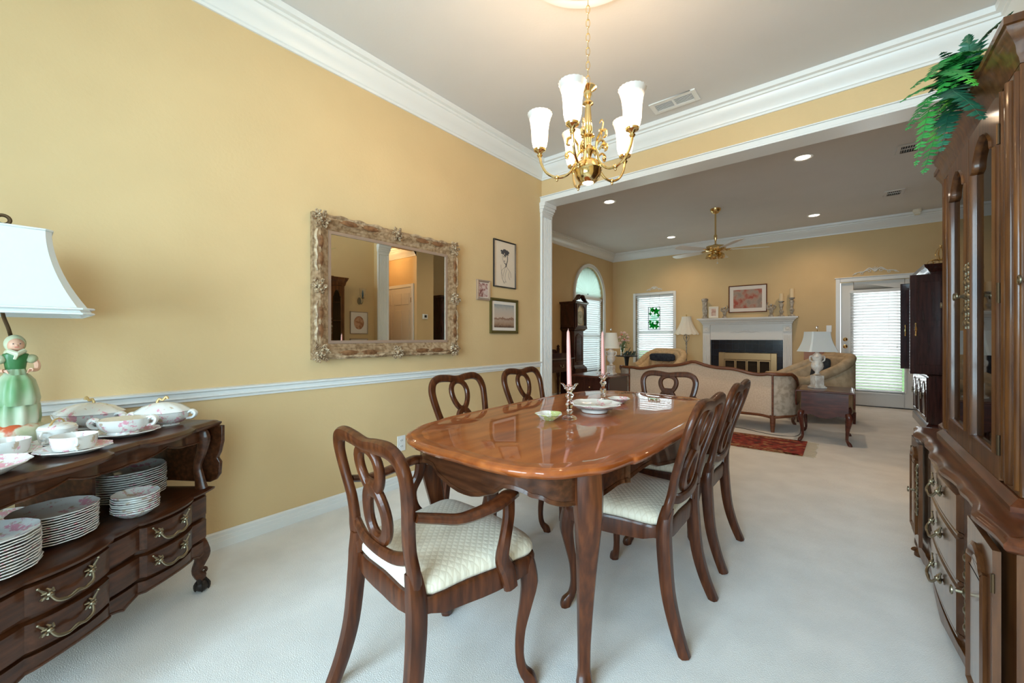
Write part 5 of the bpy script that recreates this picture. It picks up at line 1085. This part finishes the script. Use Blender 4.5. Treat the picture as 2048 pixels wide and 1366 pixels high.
g = G(); g.box(-.60, -.455, -.03, 0, 0, 1.075); g.box(.505, .60, -.03, 0, 0, 1.075); g.box(-.455, .505, -.03, 0, .835, 1.075); g.done('tile_surround', 'tilenavy', t)
g = G(); g.box(-.45, .50, -.028, -.002, 0, .83); g.done('firebox', 'firebox', t)
g = G(); g.box(-.455, -.36, -.06, -.028, .0, .83); g.box(.41, .505, -.06, -.028, 0, .83); g.box(-.36, .41, -.06, -.028, .70, .83); g.box(-.36, .41, -.06, -.028, 0, .06); g.done('brass_frame', 'firebrass', t, bevel=.005)
for k in range(4):
    x0 = -.355 + k * .191; g = G(); 
    for bx in ((x0, x0 + .016, .07, .695), (x0 + .171, x0 + .187, .07, .695), (x0 + .016, x0 + .171, .675, .695), (x0 + .016, x0 + .171, .07, .09)): g.box(bx[0], bx[1], -.056, -.04, bx[2], bx[3])
    o = g.done('fire_door', 'firebrass', t, bevel=.002); g = G(); g.box(x0 + .014, x0 + .173, -.048, -.045, .085, .68); g.done('pane', 'cabglass', o)
MZ = 1.4975; MY = 8.66
picture('framed red-toned figure print hanging above the fireplace mantel', (-1.40, 8.748, 1.855), (R(90), 0, 0), .64, .52, .018, .022, 'sofawood', .065, 'redprint')
g = G(); g.lathe([(.0001, 0), (.05, 0), (.052, .02), (.038, .04), (.036, .10), (.045, .16), (.040, .26), (.045, .33), (.058, .36), (.055, .39), (.03, .40), (.0001, .395)], n=20, flute=.08, nf=4)
g.tube(spline([(.03, -.03, .05), (.045, -.03, .15), (.02, -.045, .22), (.035, -.03, .32)], 4), lerpl([.012, .018, .012], 13), 8); o = g.done('stone_vase', 'stone'); o.location = (-2.13, MY, MZ); tag(o, 'tall weathered stone vase with carved figure at the left end of the mantel', 'vase')
t = picture('small cream framed pink print standing on the mantel', (-1.955, 8.60, MZ + .113), (R(84), 0, R(8)), .17, .225, .028, .018, 'shadecream', .018, 'pinkprint')
def cherub(label, x, h, s=1):
    g = G(); g.lathe([(.0001, 0), (.035, 0), (.036, .02), (.022, .03), (.018, .05), (.028, .08), (.030, .11), (.022, .14), (.012, .155), (.0001, .16)], n=16); g.ball((0, -.004, .178), .020, n=12, m=8)
    for q in (-1, 1): g.tube(spline([(q * .02, 0, .135), (q * .045, -.01, .12), (q * .05, -.015, .17 + .02 * q * s), (q * .035, -.02, .20 + .02 * q * s)], 4), lerpl([.010, .008, .006], 13), 6); g.tube(spline([(q * .012, .015, .13), (q * .04, .025, .17), (q * .055, .025, .15), (q * .03, .02, .11)], 4), .008, 6)
    o = g.done('cherub_figurine', 'stone'); o.location = (x, MY, MZ); o.scale = (1.2, 1.2, h / .2); return tag(o, label, 'figurine')
cherub('grey cherub figurine on the mantel left of the red print', -1.775, .22); cherub('grey cherub figurine on the mantel right of the red print', -1.01, .24, -1)
def pillar_stand(label, x, h, hc, lab2):
    t = thing('candle_holder', label, 'candle holder', (x, MY, MZ)); q = h / .28
    g = G(); g.lathe([(.0001, 0), (.050, 0), (.048, .014 * q), (.022, .03 * q), (.018, .05 * q), (.030, .08 * q), (.034, .10 * q), (.018, .12 * q), (.020, .15 * q), (.034, .22 * q), (.030, .235 * q), (.016, .245 * q), (.040, .265 * q), (.044, .28 * q), (.0001, .28 * q)], n=20, flute=.05, nf=6); g.done('stem', 'stone', t)
    g = G(); g.lathe([(.0001, 0), (.033, 0), (.033, hc), (.028, hc + .002), (.0001, hc - .004)], n=20); o = g.done('pillar_candle', 'cream'); o.location = (x, MY, MZ + h); tag(o, lab2, 'candle')
pillar_stand('carved grey candle holder, shorter of the pair on the mantel', -.855, .275, .135, 'cream pillar candle on the shorter mantel holder'); pillar_stand('carved grey candle holder, taller one at the right end of mantel', -.70, .33, .155, 'cream pillar candle on the taller mantel holder')
g = G(); g.ring(rect(-.13, .13, -.13, .13), [(-.01, 0), (0, .0), (0, .90), (.01, .91), (.01, .93), (-.01, .93)], cap=(True, True)); o = g.done('wooden_pedestal', 'orangewood'); o.location = (-.38, 8.52, 0); tag(o, 'orange wooden pedestal behind the barrel armchair, right of the fireplace', 'pedestal')
# floor lamp
t = thing('floor_lamp', 'floor lamp with scalloped cream bell shade between the square window and fireplace', 'lamp', (-2.385, 8.33, 0))
g = G(); g.lathe([(.0001, 0), (.14, 0), (.14, .02), (.05, .04), (.02, .08), (.014, .10), (.0001, .1)], n=24); g.done('base', 'verdigris', t)
g = G(); g.tube([(0, 0, .08), (0, 0, 1.5)], .011, 8); 
for z in (.4, .8, 1.0, 1.12): g.ball((0, 0, z), .022, sz=.8, n=10, m=8)
for s in (-1, 1): g.tube(spline([(0, 0, 1.02), (s * .04, 0, 1.08), (s * .05, 0, 1.14), (s * .02, 0, 1.17)], 4), .006, 6)
g.done('pole', 'stone', t)
g = G(); n = 10; prof = [(.085 + .145 * (1 - i / n) ** 1.7, 1.19 + .34 * i / n) for i in range(n + 1)]; N_ = 64; rs = []
for r_, z in prof: rs.append([((r_ * (1 + .03 * cos(14 * a))) * cos(a), (r_ * (1 + .03 * cos(14 * a))) * sin(a), z - (.018 * abs(sin(7 * a)) if z < 1.2 else 0)) for a in [2 * pi * k / N_ for k in range(N_)]])
g.loft(rs, cap=False); g.done('lamp_shade', 'shadecream', t, ang=60)
g = G(); g.ball((0, 0, 1.55), .014, sz=1.6, n=8, m=6); g.done('finial', 'brass', t)
# pedestal table, flowers, sculpture
t = thing('pedestal_table', 'small round black pedestal table in the living room corner', 'side table', (-3.31, 7.62, 0))
g = G(); g.lathe([(.0001, .745), (.20, .745), (.21, .752), (.21, .760), (.20, .766), (.0001, .766)], n=32, flute=.03, nf=8); g.done('top', 'blackmetal', t)
g = G(); g.lathe([(.0001, .18), (.05, .19), (.04, .25), (.028, .35), (.03, .55), (.045, .70), (.06, .745), (.0001, .745)], n=16); g.done('column', 'blackmetal', t)
for k in range(3): a = k * 2.094 + .4; g = G(); g.tube(spline([(.02 * cos(a), .02 * sin(a), .24), (.10 * cos(a), .10 * sin(a), .20), (.17 * cos(a), .17 * sin(a), .05), (.21 * cos(a), .21 * sin(a), .01)], 5), lerpl([.022, .018, .012, .014], 16), 8); g.done('foot', 'blackmetal', t)
t = thing('flower_vase', 'glass vase of cream and coral roses on the black pedestal table', 'flower vase', (-3.39, 7.60, .767))
g = G(); g.lathe([(.0001, 0), (.035, 0), (.03, .03), (.035, .12), (.05, .20), (.046, .20), (.030, .12), (.025, .035), (.0001, .02)], n=16); g.done('vase', 'crystal', t)
random.seed(5)
for k in range(15):
    a = random.uniform(0, 2 * pi); r = random.uniform(.03, .17); z = random.uniform(.26, .47) - r * .3; c = V(r * cos(a), r * sin(a), z); g = G(); g.tube(spline([(0, 0, .05), (c.x * .4, c.y * .4, z * .6), (c.x, c.y, z)], 4), .003, 5)
    for q in (.5, .8): g.loft([[tuple(c * q + V(0, 0, .0)), tuple(c * q + V(.03, .01, .01)), tuple(c * q + V(.05, -.01, .0))], [tuple(c * q + V(0, 0, .003)), tuple(c * q + V(.03, .01, .013)), tuple(c * q + V(.05, -.01, .003))]])
    st = g.done('stem', 'leaf', t)
    g = G(); rr = random.uniform(.022, .034)
    for j in range(3):
        for i in range(5): b_ = 2 * pi * i / 5 + j * .6; q = rr * (1 - j * .3); g.ball(tuple(c + V(q * .45 * cos(b_), q * .45 * sin(b_), j * rr * .25)), q * .62, n=8, m=6)
    g.done('rose', 'petalred' if k % 5 == 0 else 'petal', st)
g = G()
for k in range(9): a = random.uniform(0, pi); g.tube(spline([(-.12 + k * .028, 0, 0), (-.10 + k * .026, .02, .03 + .02 * (k % 3)), (-.06 + k * .02, -.01, .05 + .03 * (k % 2))], 4), lerpl([.014, .012, .004], 9), 6)
g.tube(spline([(-.02, 0, .04), (0, 0, .10), (.03, 0, .15)], 4), lerpl([.012, .004], 9), 6); o = g.done('bronze_sculpture', 'verdigris'); o.location = (-3.22, 7.53, .779); tag(o, 'dark green bronze sculpture lying on the black pedestal table', 'sculpture')
# grandfather clock (front faces +x)
t = thing('grandfather_clock', 'mahogany grandfather clock with swan-neck top against the left living room wall', 'clock', (-4.13, 6.705, 0), R(90))
def cbox(name, hw, d, z0, z1, mat='darkred', b=.006): g = G(); g.box(-hw, hw, -d, 0, z0, z1); return g.done(name, mat, t, bevel=b)
cbox('base', .215, .33, .05, .54); g = G(); g.ring(rect(-.225, .225, -.34, 0), [(0, 0), (.01, 0), (.01, .05), (0, .06)], cap=(True, True)); g.done('plinth', 'darkred', t)
g = G(); g.ring(rect(-.175, .175, -.27, 0), [(.045, .54), (.04, .56), (.02, .575), (0, .60)], cap=(True, True)); g.ring(rect(-.175, .175, -.27, 0), [(0, 1.24), (.02, 1.255), (.04, 1.28), (.05, 1.29)], cap=(True, True)); g.done('moulding', 'darkred', t)
cbox('waist', .175, .27, .59, 1.25); 
g = G(); xz = arch_panel(-.12, .12, .66, 1.20, .06); g.ring(xz, [(0, 0), (0, .010), (-.012, .014), (-.02, .006)], cap=(False, True)); xf(g, Matrix.Translation((0, -.27, 0)) @ Matrix.Rotation(R(90), 4, 'X')); o = g.done('waist_door', 'darkred', t, ang=30)
g = G(); g.box(-.18, .18, -.02, 0, 1.29, 1.76); g.box(-.18, -.165, -.30, 0, 1.29, 1.76); g.box(-.22, -.165, -.29, 0, 1.29, 1.76); g.box(.165, .22, -.29, 0, 1.29, 1.76); g.box(-.22, .22, -.33, 0, 1.285, 1.31); g.ring(rect(-.22, .22, -.32, 0), [(0, 1.74), (.02, 1.76), (.03, 1.78), (.03, 1.79)], cap=(True, True)); g.done('hood', 'darkred', t, bevel=.004)
g = G(); a_ = [( .165 * cos(u), 1.64 + .11 * sin(u)) for u in [pi * i / 16 for i in range(17)]]; b_ = [(.135 * cos(u), 1.64 + .085 * sin(u)) for u in [pi * i / 16 for i in range(17)]]
out = [(.185, 1.31)] + [(.185, 1.76)] + [(-.185, 1.76), (-.185, 1.31)]
g.box(-.185, -.145, -.335, -.31, 1.31, 1.76); g.box(.145, .185, -.335, -.31, 1.31, 1.76); g.box(-.145, .145, -.335, -.31, 1.31, 1.345); g.loft([[(x, -.335, z), (x * 1.0, -.335, 1.77), (x, -.31, 1.77), (x, -.31, z)] for x, z in b_]); g.done('hood_door', 'darkred', t, ang=40)
for s in (-1, 1): g = G(); g.lathe([(.014, 1.31), (.010, 1.34), (.009, 1.70), (.014, 1.74)], (s * .205, -.315, 0), 10); g.done('column', 'darkred', t)
g = G(); g.box(-.145, .145, -.30, -.285, 1.345, 1.74); g.done('dial_plate', 'dial', t)
g = G(); g.lathe([(.0001, .004), (.10, .004), (.105, 0), (.125, 0), (.125, .006), (.0001, .008)], n=32); 
for k in range(12): a = k * pi / 6; g.box(.112 * cos(a) - .004, .112 * cos(a) + .004, .112 * sin(a) - .008, .112 * sin(a) + .008, .006, .009)
g.tube([(0, 0, .012), (.03, .06, .012)], .003, 5); g.tube([(0, 0, .012), (-.06, .05, .012)], .003, 5); o = g.done('dial', 'oldbrass', t); o.location = (0, -.302, 1.49); o.rotation_euler = (R(90), 0, 0)
g = G()
for s in (-1, 1): g.tube(spline([(s * .23, -.30, 1.80), (s * .17, -.30, 1.82), (s * .10, -.30, 1.87), (s * .06, -.30, 1.91), (s * .03, -.30, 1.895)], 5), lerpl([.016, .022, .024, .016], 21), 8, sect=(2.2, 1), ref=(0, 0, 1))
g.ball((0, -.28, 1.87), .022, sz=1.5); g.done('swan_neck', 'darkred', t)
# desk beside the clock
t = thing('writing_desk', 'carved dark wood desk with shaped gallery beside the grandfather clock', 'desk', (-4.13, 5.98, 0), R(90))
g = G(); g.box(-.40, .40, -.34, 0, .52, .74); g.done('body', 'darkred', t, bevel=.006); g = G(); g.ring(rect(-.41, .41, -.37, 0), [(-.02, .74), (0, .74), (.006, .75), (0, .76)], cap=(True, True)); g.done('top', 'darkred', t)
g = G(); g.prism([(-.40, .76), (.40, .76), (.40, .82), (.33, .84), (.26, .90), (.12, .91), (0, .95), (-.12, .91), (-.26, .90), (-.33, .84), (-.40, .82)], -.05, -.02, 'y'); g.box(-.38, .38, -.22, -.05, .76, .84); g.done('gallery', 'darkred', t, bevel=.003)
for x in (-.40, .36): g = G(); g.lathe([(.02, .76), (.028, .90), (.02, .94), (.03, .96), (.012, .98), (.0001, .99)], (x + .02, -.03, 0), 12); g.done('post', 'darkred', t)
for x in (-.36, .36):
    for y in (-.31, -.04): g = G(); g.lathe([(.018, 0), (.022, .04), (.016, .08), (.028, .30), (.022, .36), (.030, .42), (.030, .53)], (x, y, 0), 12); g.done('leg', 'darkred', t)
g = G(); g.box(-.30, .30, -.35, -.335, .56, .70); o = g.done('drawer', 'darkred', t, bevel=.003); handle(o, 0, -.352, .63, .08)
# armoire (front faces -x)
t = thing('armoire', 'tall dark mahogany armoire with open upper doors against the far right wall', 'armoire', (.78, 7.40, 0))
g = G(); g.box(0, .57, -.60, .60, .08, .68); g.done('lower_body', 'darkred', t, bevel=.005); g = G(); g.ring([(.57, .60), (0, .60), (0, -.60), (.57, -.60)], [(0, 0), (.02, 0), (.02, .08), (.008, .10), (0, .105)], cap=(True, True)); g.done('plinth', 'darkred', t, ang=30)
g = G(); g.ring([(.57, .60), (0, .60), (0, -.60), (.57, -.60)], [(-.02, .66), (.012, .665), (.014, .678), (0, .685)], cap=(True, True)); g.done('waist_moulding', 'darkred', t, ang=30)
g = G(); g.box(.02, .57, -.60, -.57, .685, 1.90); g.box(.02, .57, .57, .60, .685, 1.90); g.box(.54, .57, -.57, .57, .685, 1.90); g.box(.02, .54, -.57, .57, 1.86, 1.90); g.box(.04, .54, -.57, .57, 1.25, 1.27); g.done('upper_body', 'darkred', t, bevel=.004)
g = G(); g.ring([(.57, .60), (.01, .60), (.01, -.60), (.57, -.60)], [(-.02, 1.895), (0, 1.895), (.012, 1.91), (.02, 1.93), (.045, 1.95), (.05, 1.975), (.055, 1.985), (-.02, 1.988)], cap=(True, True)); g.done('crown', 'darkred', t, ang=30)
for k in range(3):
    y0 = -.58 + k * .39; g = G(); pl_ = arch_panel(-(y0 + .375) + .05, -y0 - .05, .17, .60, .10); g.box(-(y0 + .375), -y0, .12, .645, 0, .016); g.ring(pl_, [(0, .016), (-.006, .022), (-.014, .012), (-.03, .020)], cap=(False, True)); xf(g, front(0)); o = g.done('lower_door', 'darkred', t, ang=30); g = G(); g.tube([(-.03, y0 + .32, .36), (-.03, y0 + .32, .44)], .006, 6); g.ball((-.03, y0 + .32, .40), .012); g.done('handle', 'oldbrass', o)
for y in (-.625, .40):
    g = G(); g.box(-.16, .30, y, y + .022, .69, 1.87); g.box(-.10, .25, y - .006, y, .80, 1.25); g.box(-.10, .25, y - .006, y, 1.32, 1.78); o = g.done('upper_door', 'darkred', t, bevel=.004)
    g = G(); g.tube(spline([(-.11, y - .012, 1.16), (-.11, y - .03, 1.19), (-.11, y - .03, 1.25), (-.11, y - .012, 1.28)], 4), lerpl([.010, .006, .011, .006, .010], 13), 8); g.ball((-.11, y - .012, 1.15), .010); g.ball((-.11, y - .012, 1.29), .010); g.done('handle', 'brass', o)
t = thing('carriage_ornament', 'gold wire carriage ornament on top of the armoire', 'ornament', (.90, 6.95, 1.988), R(20))
g = G()
for x in (-.07, .07):
    for s in (-1, 1): g.tube([(x + .03 * cos(a), s * .05, .03 + .03 * sin(a)) for a in [2 * pi * i / 14 for i in range(14)]], .003, 5, closed=True, ref=(0, 1, 0))
g.tube([(-.07, -.05, .03), (-.07, .05, .03)], .003, 5); g.tube([(.07, -.05, .03), (.07, .05, .03)], .003, 5); g.done('wheels', 'brass', t)
g = G(); g.box(-.09, .09, -.035, .035, .055, .062)
for k in range(8): a = k * pi / 4; g.tube(spline([(.02 * cos(a), .02 * sin(a), .062), (.05 * cos(a), .05 * sin(a), .12), (.03 * cos(a), .03 * sin(a), .19), (0, 0, .21)], 4), .003, 5)
g.ball((0, 0, .225), .012); g.done('cage', 'brass', t)
# ceiling fan
FX, FY = -1.47, 6.58
t = thing('ceiling_fan', 'brass ceiling fan with pale blades hanging in the living room', 'ceiling fan', (FX, FY, 0))
g = G(); g.lathe([(.0001, 3.039), (.075, 3.038), (.07, 3.01), (.04, 2.975), (.012, 2.965), (.0001, 2.965)], n=24); g.done('canopy', 'fanbrass', t)
g = G(); g.tube([(0, 0, 2.97), (0, 0, 2.50)], .012, 8); g.lathe([(.012, 2.66), (.024, 2.64), (.022, 2.60), (.012, 2.56)], n=12); g.done('rod', 'fanbrass', t)
g = G(); g.lathe([(.0001, 2.51), (.03, 2.51), (.06, 2.49), (.13, 2.48), (.14, 2.46), (.14, 2.43), (.12, 2.41), (.07, 2.40), (.06, 2.37), (.075, 2.35), (.05, 2.325), (.0001, 2.32)], n=28); g.done('motor', 'fanbrass', t)
for k in range(5):
    a = k * 2 * pi / 5 + .35; d = V(cos(a), sin(a), 0); e = V(-sin(a), cos(a), 0)
    g = G(); g.tube(spline([d * .12 + V(0, 0, 2.43), d * .17 + V(0, 0, 2.41) + e * .02, d * .22 + V(0, 0, 2.42)], 4), .009, 6, sect=(2, .7), ref=(0, 0, 1)); scroll(g, tuple(d * .17 + V(0, 0, 2.43)), .03, 0, 1.3, .006, d, e); br = g.done('blade_bracket', 'fanbrass', t)
    g = G(); pl_ = [(.20, -.045), (.30, -.06), (.62, -.07), (.68, -.055), (.70, 0), (.68, .055), (.62, .07), (.30, .06), (.20, .045)]
    g.loft([[tuple(d * u + e * v + V(0, 0, 2.42 + v * .18 + z)) for u, v in pl_] for z in (0, .006)]); g.done('blade', 'whitewood', t)
    g = G(); b = a + .6; d2 = V(cos(b), sin(b), 0); g.lathe([(.018, 0), (.03, -.01), (.045, -.04), (.050, -.06), (.046, -.06), (.02, -.012)], tuple(d2 * .09 + V(0, 0, 2.37)), 16, flute=.05, nf=8, cap=False); g.tube([d2 * .04 + V(0, 0, 2.36), d2 * .09 + V(0, 0, 2.375)], .008, 6); g.done('light_cup', 'fanbrass', t)
g = G(); g.tube([(.03, -.02, 2.33), (.03, -.02, 2.24)], .0012, 4); g.lathe([(.0001, 2.215), (.012, 2.22), (.006, 2.235), (.0001, 2.242)], (.03, -.02, 0), 10); g.done('pull_chain', 'whitewood', t)
